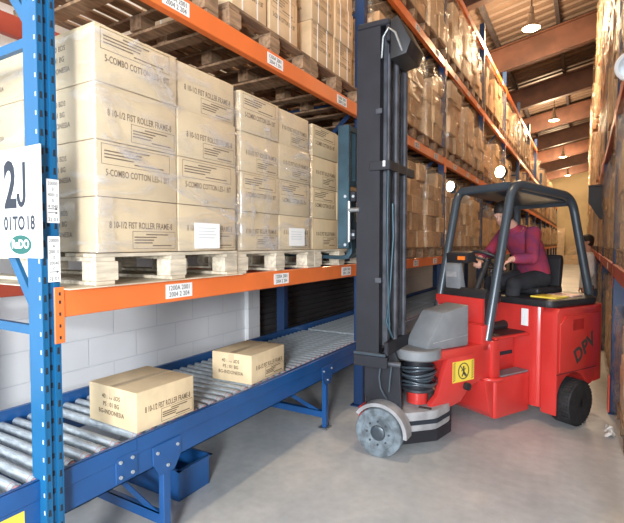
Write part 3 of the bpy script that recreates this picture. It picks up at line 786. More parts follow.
w = MB(); w.prism([(.0, .101), (-.05, .16), (-.12, .455), (.0, .455)], 'y', .02, .66, .01); w.build('front_skirt', 'truck_red', tk, smooth=35)
# rear body shoulder information sheet
w = MB(); w.box(.4935, .4985, .03, .10, .88, 1.04); w.build('service_record', 'paper', tk)
# pivot arm (neck) : pivot at a=-.757,w=.177
PA, PW = -.757, .177
neck = [(-.02, .04), (-.02, .62), (-.35, .50), (PA + .03, PW + .15), (PA - .07, PW + .11), (PA - .1, PW), (PA - .07, PW - .11), (PA + .06, PW - .15), (-.42, .03)]
w = MB(); w.prism(smooth_poly(neck, .05), 'z', .70, .775, .01); w.build('neck_top_plate', 'truck_red', tk, smooth=35)
# neck side cheek with curved lower edge
for (w0, nm) in ((.035, 'near'), (.50, 'far')):
    ck = [(-.02, .77), (-.52, .765), (-.60, .60), (-.66, .42), (-.74, .36), (-.74, .30), (-.5, .30), (-.40, .32), (-.28, .43), (-.15, .47), (-.02, .47)]
    w = MB(); w.prism(ck, 'y', w0, w0 + .05, .008); c_ = w.build('neck_side_plate', 'truck_red', tk, smooth=35)
    if nm == 'near': cheek = c_
w = MB(); w.box(-.52, -.1, .09, .50, .42, .70, .01); w.build('neck_core', 'truck_red', tk)
# sticker
w = MB(); w.box(-.50, -.24, .0325, .0345, .49, .665); stk = w.build('warning_sticker', 'sticker_yellow', cheek); stk['label'] = 'yellow no-pedestrians warning sticker'
w = MB(); w.tube([(-.37 + .062 * math.cos(t * PI / 16), .0318, .578 + .066 * math.sin(t * PI / 16)) for t in range(32)], .0045, 6, closed=True)
w.prism([(-.418, .628), (-.412, .634), (-.322, .528), (-.328, .522)], 'y', .0305, .032)
w.sph((-.37, .0315, .61), .011, (1, .15, 1), 10)
w.prism([(-.375, .60), (-.36, .60), (-.358, .56), (-.34, .53), (-.35, .528), (-.368, .552), (-.385, .53), (-.395, .535), (-.378, .565)], 'y', .0312, .0323)
w.prism([(-.40, .585), (-.345, .60), (-.343, .593), (-.4, .577)], 'y', .0312, .0323)
for sx in (-.495, -.272):
    for i in range(8): w.prism([(sx, .50 + i * .02), (sx + .026, .513 + i * .02), (sx + .026, .520 + i * .02), (sx, .507 + i * .02)], 'y', .0312, .0323)
w.build('pictogram', 'print_black', stk)
w = MB(); w.cyl((-.34, .0, .445), (-.34, .036, .445), .032, 20); w.build('hose_port', 'black_plastic', cheek, smooth=40)
# grey housing on neck
w = MB(); w.prism([(-.28, 1.13), (-.58, 1.08), (-.76, .84), (-.76, .777), (-.28, .777)], 'y', .06, .31, .02)
hs_ = w.build('motor_cover', 'cover_grey', tk, smooth=35)
w = MB(); w.prism([(-.29, .87), (-.29, .876), (-.70, .846), (-.70, .840)], 'y', .0565, .0595); w.build('cover_seam', 'dusty_grey', hs_)
w = MB(); w.lathe([(.02, .70), (.17, .71), (.19, .725), (.19, .79), (.18, .80), (.02, .80)], (PA, PW, 0), seg=40); w.build('pivot_cap', 'cover_grey', tk, smooth=40)
# dirty steering gear, hose coils, pivot stem
w = MB(); w.lathe([(.02, .47), (.10, .47), (.10, .70), (.02, .70)], (PA, PW, 0), seg=28); w.build('pivot_stem', 'mast_black', tk, smooth=40)
w = MB()
for i in range(7):
    rr = .135 + .02 * math.sin(i * 2.1); zc = .505 + i * .024
    w.tube([(PA + rr * math.cos(t * PI / 14) + .006 * math.sin(i), PW + rr * math.sin(t * PI / 14), zc + .012 * math.sin(t * PI / 14 * 2 + i)) for t in range(28)], .0115, 8, closed=True)
hc = w.build('hydraulic_hose_coil', 'guard_grey', tk, smooth=60)
w = MB(); w.lathe([(.02, .445), (.115, .445), (.125, .452), (.125, .468), (.115, .475), (.02, .475)], (PA, PW, 0), seg=32); w.build('bearing_flange', 'mast_steel', tk, smooth=40)
w = MB(); w.lathe([(.02, .345), (.085, .345), (.085, .444), (.02, .444)], (PA, PW, 0), seg=28); w.build('pivot_base_drum', 'truck_red', tk, smooth=40)
# ---- front unit, aligned with the rack (world axes)
def W_(mb, name, m, parent=tk, smooth=None):
    return mb.build(name, m, parent, world=TM if parent is tk else TM, smooth=smooth)
PX, PY = -1.169, 3.721
base = [(-1.50, 3.44), (-1.18, 3.42), (-.98, 3.62), (-.93, 3.86), (-1.0, 4.12), (-1.45, 4.16), (-1.52, 4.0)]
W_(MB().prism(smooth_poly(base, .05), 'z', .10, .335, .01), 'drive_unit_frame', 'dusty_grey', smooth=35)
bb = [(-1.505, 3.435), (-1.178, 3.412), (-.973, 3.617), (-.922, 3.86), (-.99, 4.13), (-1.0, 4.12), (-.935, 3.86), (-.985, 3.625), (-1.185, 3.425), (-1.5, 3.445)]
W_(MB().prism(bb, 'z', .235, .268), 'recess_band', 'hole_dark')
W_(MB().prism(bb, 'z', .095, .185), 'bump_skirt', 'mast_black')
W_(MB().box(-1.12, -1.02, 3.72 - .12, 3.72 - .09, .3355, .342), 'caution_mark', 'print_black')
for (y0, y1, lab) in ((3.305, 3.405, 'near'), (4.17, 4.27, 'far')):
    wp = W_(MB().lathe([(.01, 0), (.185, 0), (.19, .008), (.19, .092), (.185, .1), (.01, .1)], (-1.345, y0, .19), 'y', 40), 'load_wheel', 'worn_tyre', smooth=40)
    if lab == 'near':
        g = MB().lathe([(.01, -.002), (.115, -.002), (.12, -.006), (.13, -.006), (.135, -.001), (.135, .004), (.01, .004)], (-1.345, y0, .19), 'y', 40); W_(g, 'wheel_disc', 'worn_tyre', wp, 40)
        W_(MB().lathe([(.01, -.012), (.05, -.012), (.058, -.006), (.062, -.001), (.01, -.001)], (-1.345, y0, .19), 'y', 28), 'hub_cap', 'guard_grey', wp, 40)
        g = MB()
        for i in range(8): a = i * PI / 4; g.cyl((-1.345 + .09 * math.cos(a), y0 - .009, .19 + .09 * math.sin(a)), (-1.345 + .09 * math.cos(a), y0 - .001, .19 + .09 * math.sin(a)), .008, 8)
        W_(g, 'wheel_bolts', 'mast_steel', wp)
# mudguard over near wheel
w = MB(); bm = w.bm; rr = []
for d in range(-4, 151, 10):
    t = math.radians(d); row = []
    for (rad, yy) in ((.200, 3.31), (.228, 3.31), (.228, 3.425), (.200, 3.425)):
        row.append(bm.verts.new((-1.345 + rad * math.cos(t), yy, .19 + rad * math.sin(t))))
    rr.append(row)
for a, b in zip(rr, rr[1:]):
    for i in range(4): bm.faces.new((a[i], a[(i + 1) % 4], b[(i + 1) % 4], b[i]))
bm.faces.new(rr[0]); bm.faces.new(rr[-1][::-1])
W_(w, 'mudguard', 'dusty_grey', smooth=50)
# black side plates linking wheels to mast foot
mfoot = W_(MB().prism([(-1.515, .42), (-1.515, .80), (-1.26, .80), (-1.22, .70), (-1.20, .36), (-1.24, .30), (-1.28, .34)], 'y', 3.43, 3.46, .005), 'mast_foot_plate', 'mast_black')
W_(MB().prism([(-1.515, .32), (-1.515, .80), (-1.26, .80), (-1.22, .70), (-1.20, .30)], 'y', 4.10, 4.13, .005), 'mast_foot_plate', 'mast_black')
W_(MB().box(-1.52, -1.36, 3.46, 4.10, .336, .62, .01), 'axle_housing', 'mast_black')
W_(MB().box(-1.36, -1.28, 3.66, 3.78, .40, .66, .01), 'pivot_bracket', 'mast_black')
# tilt cylinder ends
cyl = W_(MB().box(-1.54, -1.46, 3.30, 3.38, .80 - .10, .80 - .02, .01), 'tilt_clevis', 'mast_steel')
W_(MB().cyl((-1.47, 3.34, .735), (-1.20, 3.40, .715), .022, 14), 'tilt_cylinder', 'mast_steel', smooth=50)
w = MB(); w.tube([(-1.36, 3.39, .70), (-1.37, 3.385, .60), (-1.355, 3.38, .52), (-1.32, 3.38, .46), (-1.31, 3.40, .44)], .008, 8); w.tube([(-1.27, 3.39, .70), (-1.28, 3.385, .60), (-1.285, 3.38, .50)], .008, 8)
W_(w, 'brake_hose', 'guard_grey', smooth=60)
# mast
MX0, MX1, MY0, MY1 = -1.53, -1.34, 3.30, 3.84
ZB, ZT = .80, 3.27
def channel(x0, x1, y0, y1, z0, z1, open_side, t=.018, name='outer_mast_channel', m='mast_black', parent=tk):
    w = MB(); w.box(x0, x1, y0, y0 + t, z0, z1) if open_side > 0 else w.box(x0, x1, y1 - t, y1, z0, z1)
    yy0, yy1 = (y0 + t, y1) if open_side > 0 else (y0, y1 - t)
    w.box(x0, x0 + t, yy0, yy1, z0, z1); w.box(x1 - t, x1, yy0, yy1, z0, z1)
    return W_(w, name, m, parent)
channel(MX0, MX1, MY0, MY0 + .07, ZB, ZT, 1)
channel(MX0, MX1, MY1 - .07, MY1, ZB, ZT, -1)
channel(MX0 + .02, MX1 + .02 + .02, MY0 + .075, MY0 + .135, ZB + .06, ZT - .02, 1, name='inner_mast_channel', m='mast_steel')
channel(MX0 + .02, MX1 + .04, MY1 - .135, MY1 - .075, ZB + .06, ZT - .02, -1, name='inner_mast_channel', m='mast_steel')
for (z0, z1, nm) in ((ZB - .005, ZB + .10, 'bottom_crossmember'), (ZT - .12, ZT, 'top_crossmember')):
    W_(MB().box(MX1 + .041, MX1 + .075, MY0 + .0, MY1, z0, z1, .006), nm, 'mast_black')
W_(MB().box(MX1 - .08, MX1 + .085, MY0 - .012, MY0 - .001, 2.20, 2.27, .004), 'middle_crossmember', 'mast_black')
W_(MB().box(MX1 + .05, MX1 + .085, MY0 - .001, MY1 + .03, 2.20, 2.27, .004), 'middle_crossmember', 'mast_black')
W_(MB().box(MX1 + .03, MX1 + .05, MY0 - .016, MY0 - .0125, 2.225, 2.268), 'catch_plate', 'sign_white')
W_(MB().box(MX0 - .015, MX1 + .06, MY0 - .02, MY0 - .001, ZB - .012, ZB + .012, .004), 'mast_foot_flange', 'guard_grey')
W_(MB().box(MX0 - .015, MX1 + .075, MY0 - .018, MY0 - .001, ZB - .10, ZB - .013, .004), 'mast_foot_block', 'mast_black')
W_(MB().cyl((MX1 + .065, MY0 + .17, ZB + .1), (MX1 + .065, MY0 + .17, ZT - .12), .022, 14), 'lift_cylinder', 'mast_steel', smooth=50)
W_(MB().cyl((MX1 + .065, MY1 - .17, ZB + .1), (MX1 + .065, MY1 - .17, ZT - .12), .022, 14), 'lift_cylinder', 'mast_steel', smooth=50)
W_(MB().cyl((MX1 + .05, MY0 + .05, ZB + .35), (MX1 + .05, MY0 + .05, ZT - .2), .014, 10), 'cylinder_rod', 'mast_steel', smooth=50)
for yy in (MY0 + .22, MY1 - .22):
    w = MB(); z = ZB + .15
    while z < ZT - .1: w.box(MX1 + .03, MX1 + .045, yy - .01, yy + .01, z, z + .02); z += .028
    w.box(MX1 + .035, MX1 + .04, yy - .006, yy + .006, ZB + .15, ZT - .1); W_(w, 'lift_chain', 'mast_steel')
w = MB(); w.tube([(MX1 + .09, MY0 + .04, 1.95), (MX1 + .095, MY0 + .045, 1.7), (MX1 + .07, MY0 + .05, 1.3), (MX1 + .05, MY0 + .03, 1.05), (MX1 + .09, MY0 + .06, .93)], .010, 8)
w.tube([(MX1 + .06, MY0 + .02, 2.2), (MX1 + .055, MY0 + .02, 1.6), (MX1 + .075, MY0 + .03, 1.0)], .007, 8)
W_(w, 'mast_hose', 'fork_blue', smooth=60)
# mast clamps
for z in (2.62, 1.35): W_(MB().box(MX1 - .03, MX1 + .02, MY0 - .012, MY0 - .001, z, z + .04, .003), 'hose_clamp', 'mast_steel')
# top guard : folded black hose hood
w = MB(); w.prism([(MX1 + .077, ZT - .26), (MX1 + .077, ZT + .02), (MX1 + .13, ZT + .05), (MX1 + .235, ZT - .15), (MX1 + .20, ZT - .24)], 'y', MY0 + .0, MY0 + .32, .01)
hd = W_(w, 'hose_hood', 'black_plastic', smooth=35)
w = MB(); w.tube([(MX1 + .02, MY0 - .02, ZT - .25), (MX1 + .03, MY0 - .02, ZT - .10), (MX1 + .07, MY0 - .02, ZT - .04), (MX1 + .12, MY0 - .01, ZT - .08), (MX1 + .17, MY0 + .0, ZT - .22)], .009, 8)
W_(w, 'hose_loop', 'steel_dull', smooth=60)
W_(MB().box(MX0 - .0, MX1 + .07, MY0 - .001, MY1, ZT + .001, ZT + .05, .01), 'mast_top_cap', 'mast_black')
# carriage and forks
cz = 1.56
cg = W_(MB().box(-1.60, -1.555, 3.33, 3.92, cz + .12, cz + .20, .005), 'carriage_bar', 'mast_black')
W_(MB().box(-1.60, -1.555, 3.33, 3.92, cz + .42, cz + .50, .005), 'carriage_bar', 'mast_black')
for yy in (3.31, 3.83): W_(MB().box(-1.700, -1.602, yy, yy + .012 + .02, cz + .05, cz + 1.02, .004), 'backrest_post', 'fork_blue')
w = MB()
for z in (cz + .98, cz + .55): w.box(-1.64, -1.61, 3.342, 3.83, z, z + .04)
for yy in (3.46, 3.68): w.box(-1.66, -1.615, yy, yy + .03, cz + .59, cz + .98)
W_(w, 'load_backrest', 'fork_blue')
W_(MB().box(-1.553, -1.50, 3.44, 3.47, cz + .05, cz + .6, .004), 'carriage_side', 'mast_steel')
W_(MB().box(-1.553, -1.50, 3.69, 3.72, cz + .05, cz + .6, .004), 'carriage_side', 'mast_steel')
w = MB()
for (x, y, z) in ((-1.63, 3.31, cz + .08), (-1.63, 3.31, cz + .46), (-1.57, 3.33, cz + .16), (-1.57, 3.33, cz + .46)): w.cyl((x, y - .01, z), (x, y, z), .012, 8)
W_(w, 'carriage_bolts', 'steel')
w = MB(); w.cyl((-1.59, 3.29, cz + .35), (-1.50, 3.29, cz + .35), .018, 10); w.cyl((-1.59, 3.29, cz + .1), (-1.59, 3.29, cz + .42), .014, 10); W_(w, 'side_shift_cylinder', 'steel_dull', smooth=50)
for yy in (3.465, 3.905):
    p = [(-1.65, cz + .52), (-1.69, cz + .52), (-1.69, cz + .05), (-1.70, cz + .0), (-1.75, cz - .012), (-2.80, cz + .008), (-2.80, cz - .004), (-1.74, cz - .044), (-1.68, cz - .035), (-1.65, cz + .01)]
    w = MB(); w.prism(p, 'y', yy, yy + .085, .003); W_(w, 'fork', 'fork_blue', smooth=35)
# rear wheels
for (w0, s) in ((-.335, -1), (.85, 1)):
    w = MB(); c = (.745, w0, .208)
    w.lathe([(.10, 0), (.185, 0), (.199, .02), (.203, .05), (.203, .135), (.199, .165), (.185, .185), (.10, .185)], c, 'y', 48)
    ty = w.build('rear_tyre', 'rubber', tk, smooth=40)
    w = MB()
    for i in range(36):
        a = i * PI / 18
        for (ya, yb, sh) in ((.01, .088, 0), (.097, .175, PI / 36)):
            M = Matrix.Translation((.745, w0, .208)) @ Matrix.Rotation(a + sh, 4, 'Y')
            w.box(-.009, .009, ya, yb, .199, .2079, 0, M=M)
    w.build('tread_blocks', 'rubber', ty)
    w = MB(); yo = 0 if s < 0 else .185
    w.lathe([(.01, .03), (.07, .03), (.09, .012), (.102, .0), (.102, .17), (.01, .17)], c, 'y', 32) if s < 0 else w.lathe([(.01, .01), (.102, .01), (.102, .18), (.01, .15)], c, 'y', 32)
    rm = w.build('wheel_rim', 'guard_grey', ty, smooth=40)
    if s < 0:
        w = MB(); w.lathe([(.005, .0), (.035, .0), (.04, .03), (.005, .03)], c, 'y', 20); w.build('hub', 'black_plastic', rm, smooth=40)
# overhead guard
def bez(P, n=8):
    out = []
    for i in range(len(P)):
        if i in (0, len(P) - 1): out.append(Vector(P[i])); continue
        p, a, b = Vector(P[i]), Vector(P[i - 1]), Vector(P[i + 1]); r_ = min(.16, (a - p).length * .45, (b - p).length * .45)
        s, e = p + (a - p).normalized() * r_, p + (b - p).normalized() * r_
        for k in range(n + 1): t = k / n; out.append((1 - t) ** 2 * s + 2 * t * (1 - t) * p + t * t * e)
    return out
og = None
for ww in (.05, .67):
    P = [(-.06, ww, .80), (.26, ww, 2.20), (1.20, ww if ww > .3 else ww, 2.12), (1.36, -.06 if ww < .3 else .76, 1.12)]
    o = MB().tube(bez(P), .041, 14).build('guard_side_tube', 'guard_grey', tk, smooth=60)
w = MB(); w.prism([(.24, 2.155), (.24, 2.21), (.40, 2.215), (1.10, 2.15), (1.20, 2.11), (1.20, 2.06), (.4, 2.13)], 'y', .085, .635, .008); w.build('guard_roof', 'guard_grey', tk, smooth=35)
MB().tube([(.27, .06, 2.165), (.27, .66, 2.165)], .032, 12).build('guard_front_bar', 'guard_grey', tk, smooth=60)
MB().tube([(1.22, .06, 2.06), (1.22, .66, 2.06)], .032, 12).build('guard_rear_bar', 'guard_grey', tk, smooth=60)
# work lamps on the guard
for i, (a, ww, z) in enumerate(((.20, .715, 2.23), (.20, .13, 2.30))):
    w = MB(); w.lathe([(.02, .05), (.045, .04), (.058, .0), (.058, -.01), (.02, -.01)], (0, 0, 0), 'x', 20)
    bmesh.ops.transform(w.bm, matrix=Matrix.Translation((a, ww, z)), verts=w.bm.verts)
    wl = w.build('work_lamp', 'black_plastic', tk, smooth=40)
    w = MB(); w.lathe([(.002, -.018), (.04, -.015), (.052, -.0105), (.002, -.0105)], (0, 0, 0), 'x', 20); bmesh.ops.transform(w.bm, matrix=Matrix.Translation((a, ww, z)), verts=w.bm.verts)
    w.build('lamp_lens', 'work_glow', wl, smooth=40)
    MB().box(a + .01, a + .03, min(ww, .68) if i == 0 else ww - .01, ww + .01, z - .07, z - .03).build('lamp_bracket', 'guard_grey', wl)
# cab interior
w = MB(); w.prism([(-.0, .83), (-.0, 1.19), (.03, 1.24), (.10, 1.20), (.14, .83)], 'y', .12, .62, .01); w.build('dashboard', 'black_plastic', tk, smooth=35)
w = MB(); w.prism([(.02, 1.20), (.0, 1.45), (.04, 1.47), (.1, 1.2)], 'y', .42, .60, .01); ip = w.build('instrument_panel', 'cover_grey', tk, smooth=35)
w = MB(); w.box(-.004, .002, .45, .57, 1.33, 1.38); w.build('panel_slots', 'dusty_grey', ip)
w = MB(); w.cyl((.10, .33, 1.15), (.28, .33, 1.47), .03, 12); w.build('steering_column', 'black_plastic', tk, smooth=50)
SWM = Matrix.Translation((.285, .33, 1.49)) @ Matrix.Rotation(math.radians(30), 4, 'Y')
w = MB(); w.tube([SWM @ Vector((.165 * math.cos(t * PI / 16), .165 * math.sin(t * PI / 16), 0)) for t in range(32)], .016, 8, closed=True)
for a in (0, 2.1, 4.2): w.cyl(SWM @ Vector((0, 0, 0)), SWM @ Vector((.16 * math.cos(a), .16 * math.sin(a), 0)), .012, 8)
w.sph(SWM @ Vector((0, 0, 0)), .04, (1, 1, .5)); w.build('steering_wheel', 'black_plastic', tk, smooth=50)
w = MB(); w.prism([(.02, 1.46), (.01, 1.56), (.12, 1.58), (.16, 1.48)], 'y', .34, .60, .02); w.build('display_hood', 'black_plastic', tk, smooth=35)
w = MB(); w.box(-.002, .012, .36, .44, 1.495, 1.53); w.build('orange_display', 'orange_plastic', tk)
w = MB()
for ww in (.14, .2): w.cyl((.20, ww, 1.2), (.18, ww, 1.38), .008, 8); w.sph((.18, ww, 1.39), .02)
w.box(.14, .24, .12, .22, 1.10, 1.2, .02); w.build('control_levers', 'black_plastic', tk, smooth=50)
# seat
st = MB().box(.78, 1.20, .12, .58, 1.142, 1.215, .03, 3).build('seat_cushion', 'black_plastic', tk, smooth=50)
w = MB(); w.prism(smooth_poly([(1.205, 1.16), (1.26, 1.16), (1.30, 1.47), (1.27, 1.53), (1.235, 1.51)], .03), 'y', .17, .57, .02); w.build('seat_backrest', 'black_plastic', tk, smooth=40)
W_(MB().box(-1.60, -1.53, 3.50, 3.62, .06, .30, .01), 'toe_guard', 'truck_red')
# papers on deck
def on_deck(pts, h0, h1, name, m, lab):
    w = MB(); w.prism(pts, 'z', 0, h1 - h0, 0)
    o = w.build(name, m); o.matrix_world = Matrix.Translation((0, 0, h0)); 
    return tag(o, lab, 'paper')
def t2w(a, ww): v = TM @ Vector((a, ww, 0)); return (v.x, v.y)
on_deck([t2w(*p) for p in ((.62, -.16), (.86, -.14), (.84, .10), (.60, .08))], 1.1415, 1.156, 'yellow_folder', 'sticker_yellow', 'yellow folder lying on the black deck at the rear of the truck')
on_deck([t2w(*p) for p in ((.90, -.15), (1.12, -.12), (1.10, .10), (.88, .09))], 1.1415, 1.154, 'paper_sheets', 'pink_paper', 'pale pink papers on the black truck deck beside the yellow folder')
# ------------------------------------------------------------------ people
def loft(w, pts, radii, up=(0, 0, 1), seg=18):
    """pts along spine, radii (side, depth)"""
    rings = []; n = len(pts); pts = [Vector(p) for p in pts]
    for i, p in enumerate(pts):
        t = (pts[min(i + 1, n - 1)] - pts[max(i - 1, 0)]).normalized()
        side = Vector(up).cross(t)
        side = side.normalized(); dep = t.cross(side)
        a, b = radii[i]
        rings.append([w.bm.verts.new(p + side * a * math.cos(2 * PI * k / seg) + dep * b * math.sin(2 * PI * k / seg)) for k in range(seg)])
    for a, b in zip(rings, rings[1:]):
        for k in range(seg): w.bm.faces.new((a[k], a[(k + 1) % seg], b[(k + 1) % seg], b[k]))
    w.bm.faces.new(rings[0][::-1]); w.bm.faces.new(rings[-1]); return w
def limb(w, pts, rs, seg=14):
    # smooth interpolation of joints with spheres at ends
    w.tube(pts, rs, seg)
    for p, r in zip(pts, rs): w.sph(p, r * .995, seg=seg)
def fuse(w, name, m, parent, voxel, smooth_n=2):
    bmesh.ops.recalc_face_normals(w.bm, faces=w.bm.faces)
    me = bpy.data.meshes.new(name); w.bm.to_mesh(me); w.bm.free()
    o = bpy.data.objects.new(name, me); COL.objects.link(o)
    md = o.modifiers.new('r', 'REMESH'); md.mode = 'VOXEL'; md.voxel_size = voxel
    sm = o.modifiers.new('s', 'SMOOTH'); sm.iterations = smooth_n; sm.factor = .5
    bpy.context.view_layer.update()
    me2 = bpy.data.meshes.new_from_object(o.evaluated_get(bpy.context.evaluated_depsgraph_get()))
    bpy.data.objects.remove(o); me2.name = name
    me2.materials.clear(); me2.materials.append(MATS[m]); me2.polygons.foreach_set('use_smooth', [True] * len(me2.polygons))
    o = bpy.data.objects.new(name, me2); COL.objects.link(o); o.parent = parent; return o
def head(w, c, M, s=1.):
    """M rotates head: local +X = face direction, +Z up"""
    M4 = Matrix.Translation(c) @ M.to_4x4()
    def S_(p, r, sc): 
        rr = bmesh.ops.create_uvsphere(w.bm, u_segments=18, v_segments=14, radius=r * s)
        bmesh.ops.transform(w.bm, matrix=M4 @ Matrix.Translation(Vector(p) * s) @ Matrix.Diagonal((*sc, 1)), verts=rr['verts'])
    S_((-.008, 0, .025), .095, (1.03, .82, 1.0)); S_((.022, 0, -.045), .066, (1.0, .86, 1.1)); S_((.055, 0, -.088), .03, (.8, 1.0, .8))
    S_((.082, 0, -.022), .015, (.9, .85, 1.9)); S_((.096, 0, -.036), .013, (1, 1.1, .8))
    S_((.080, 0, -.062), .016, (.5, 1.5, .4)); S_((.078, 0, -.073), .015, (.5, 1.3, .4))
    S_((.072, .03, .018), .02, (.6, 1.3, .5)); S_((.072, -.03, .018), .02, (.6, 1.3, .5))
    for sg_ in (-1, 1): S_((-.008, sg_ * .079, -.01), .03, (.65, .25, 1.05))
    return M4
def hair_eyes(M4, parent, s=1., bald=0.):
    w = MB()
    for p, r, sc in (((-.016, 0, .046), .099, (1.06, .89, .92)), ((-.042, 0, .0), .082, (.86, 1.0, 1.15))):
        rr = bmesh.ops.create_uvsphere(w.bm, u_segments=24, v_segments=18, radius=r * s); bmesh.ops.transform(w.bm, matrix=M4 @ Matrix.Translation(Vector(p) * s) @ Matrix.Diagonal((*sc, 1)), verts=rr['verts'])
    fuse(w, 'hair', 'hair_dark', parent, .007)
    for sg_ in (-1, 1):
        w = MB(); w.sph(M4 @ Vector((.075, sg_ * .031, .0)) if s == 1 else M4 @ (Vector((.079, sg_ * .031, .0)) * s), .0105 * s, seg=12); e = w.build('eye', 'eye_white', parent, smooth=60)
        w = MB(); w.sph(M4 @ Vector((.083, sg_ * .031, .0)), .0056 * s, seg=10); w.build('pupil', 'print_black', e, smooth=60)
def hand(w, wrist, M, curl=.9, spread=.10, thumb=1):
    """M: local +X finger direction, +Y towards thumb, -Z palm side"""
    M4 = Matrix.Translation(wrist) @ M.to_4x4()
    T = lambda p: M4 @ Vector(p)
    w.box(.008, .088, -.036, .036, -.013, .013, .01, 2, M=M4)
    w.tube([T((-.01, 0, 0)), T((.03, 0, 0))], [.024, .026], 10)
    for i, (yy, L) in enumerate(((.030, .072), (.010, .080), (-.011, .074), (-.031, .058))):
        p = Vector((.082, yy, 0)); ang = 0; pts = [Vector((.05, yy * .9, 0)), p.copy()]; seg_ = (L * .45, L * .32, L * .27)
        for k, l in enumerate(seg_):
            ang += curl * (.55 if k == 0 else .75); p = p + Vector((math.cos(ang) * l, (yy) * spread * .2, -math.sin(ang) * l)); pts.append(p.copy())
        w.tube([T(q) for q in pts], [.0095, .0095, .009, .008, .0065], 8)
        w.sph(T(pts[-1]), .0068, seg=8)
    pts = [(.02, .022, -.004), (.045, .048, -.012), (.068, .058, -.026), (.088, .055, -.040)]
    w.tube([T(q) for q in pts], [.013, .012, .010, .008], 8); w.sph(T(pts[-1]), .0082, seg=8)
def rotm(fwd, up=(0, 0, 1)):
    x = Vector(fwd).normalized(); y = Vector(up).cross(x).normalized(); z = x.cross(y)
    return Matrix((x, y, z)).transposed()
# driver : in truck-like local frame, +X faces forward, origin below the hips on the seat
DR = empty('person', (0, 0, 0), 0)
a0, w0_ = 1.03, .36
v = TM @ Vector((a0, w0_, 0)); fdir = TRUCK_RZ + PI + math.radians(-8)
DR.location = (v.x, v.y, 1.217); DR.rotation_euler = (0, 0, fdir)
tag(DR, 'seated driver in maroon sweater and dark trousers, leaning over the truck steering wheel', 'person')
hip = (-.02, 0, .10)
def seated():
    sh = Vector((.22, 0, .545)); nk = Vector((.30, 0, .625)); hd = Vector((.405, 0, .725))
    L = {}
    L['spine'] = [Vector((-.03, 0, .05)), Vector((-.025, 0, .14)), Vector((.01, 0, .26)), Vector((.09, 0, .39)), Vector((.18, 0, .50)), Vector((.25, 0, .57))]
    return L, sh, nk, hd
L, sh, nk, hd = seated()
# arms : target the steering wheel in DR local coordinates
DM = Matrix.Translation(DR.location) @ Matrix.Rotation(fdir, 4, 'Z'); DI = DM.inverted()
def sw(t): return DI @ (TM @ (SWM @ Vector((.165 * math.cos(t), .165 * math.sin(t), 0))))
cen = DI @ (TM @ SWM @ Vector((0, 0, 0))); axis = ((DI @ (TM @ SWM @ Vector((0, 0, 1)))) - cen).normalized()
gl_, gr_ = sw(math.radians(68)), sw(math.radians(-68))     # truck +w / -w side of the rim
if gl_.y < gr_.y: gl_, gr_ = gr_, gl_
SHL, SHR = Vector((.195, .185, .53)), Vector((.195, -.185, .53))
def arm_pts(S_, G, sgn):
    wr = G + Vector((-.055, sgn * .035, 0.045)) ; d = wr - S_; mid = (S_ + wr) / 2
    L1 = .29; h = math.sqrt(max(.002, L1 * L1 - (d.length / 2) ** 2)); 
    e = mid + Vector((-.1, sgn * .65, -.75)).normalized() * min(h, .2)
    return wr, e
wl, el = arm_pts(SHL, gl_, 1); wr, er = arm_pts(SHR, gr_, -1)
body_ = MB()
loft(body_, L['spine'], [(.16, .12), (.165, .115), (.155, .11), (.175, .12), (.185, .105), (.11, .075)], up=(0, -1, 0) and (1, 0, 0.001))
limb(body_, [Vector((.22, 0, .55)), nk, hd + Vector((-.02, 0, -.05))], [.06, .056, .05])
for S_, e, w_ in ((SHL, el, wl), (SHR, er, wr)): limb(body_, [S_, (S_ + e) / 2, e, (e + w_) / 2, w_], [.055, .048, .04, .037, .027])
hips = [(Vector((.0, s * .095, .075)), Vector((.40, s * .15, .03)), Vector((.46, s * .14, -.36))) for s in (-1, 1)]
for h_, k_, f_ in hips:
    limb(body_, [h_, (h_ + k_) / 2, k_, (k_ * .6 + f_ * .4) , f_], [.085, .075, .058, .055, .038]); limb(body_, [f_, f_ + Vector((.15, 0, -.0))], [.035, .03])
HM = rotm((.93, .18, -.30)); M4 = head(body_, hd, HM)
for G, w_, sgn in ((gl_, wl, 1), (gr_, wr, -1)):
    fd = (G - w_).normalized(); 
    Mh = rotm(fd + Vector((0, 0, .1)), (0, 0, 1)); 
    if sgn > 0: # thumb towards centre: local +Y should point to -y
        Mh = Mh @ Matrix.Diagonal((1, -1, 1))
    hand(body_, w_, Mh, 1.15)
bd = fuse(body_, 'body', 'skin', DR, .0065, 1)
sw_ = MB()
loft(sw_, L['spine'], [(.178, .137), (.182, .132), (.175, .128), (.195, .138), (.20, .122), (.115, .085)], up=(1, 0, .001))
limb(sw_, [Vector((.235, 0, .55)), Vector((.27, 0, .59))], [.075, .064])
for S_, e, w_ in ((SHL, el, wl), (SHR, er, wr)):
    ww_ = e + (w_ - e) * .93
    sw_.tube([S_, (S_ + e) / 2, e, (e + ww_) / 2, ww_], [.076, .066, .058, .052, .041], 16)
    for p, r_ in ((S_, .078), (e, .058), ((S_ + e) / 2, .066), ((e + ww_) / 2, .052)): sw_.sph(p, r_, seg=14)
fuse(sw_, 'maroon_sweater', 'maroon_knit', DR, .010, 3)
tr_ = MB(); loft(tr_, [(-.035, 0, .02), (-.03, 0, .10)], [(.17, .13), (.178, .132)], up=(1, 0, .001))
for h_, k_, f_ in hips:
    limb(tr_, [h_ + Vector((-.03, 0, 0)), (h_ + k_) / 2, k_, (k_ * .6 + f_ * .4)], [.100, .092, .074, .070]); tr_.tube([(k_ * .6 + f_ * .4), f_ + Vector((0, 0, .03))], [.070, .058], 14)
o = fuse(tr_, 'trousers', 'trousers_dark', DR, .011, 3)
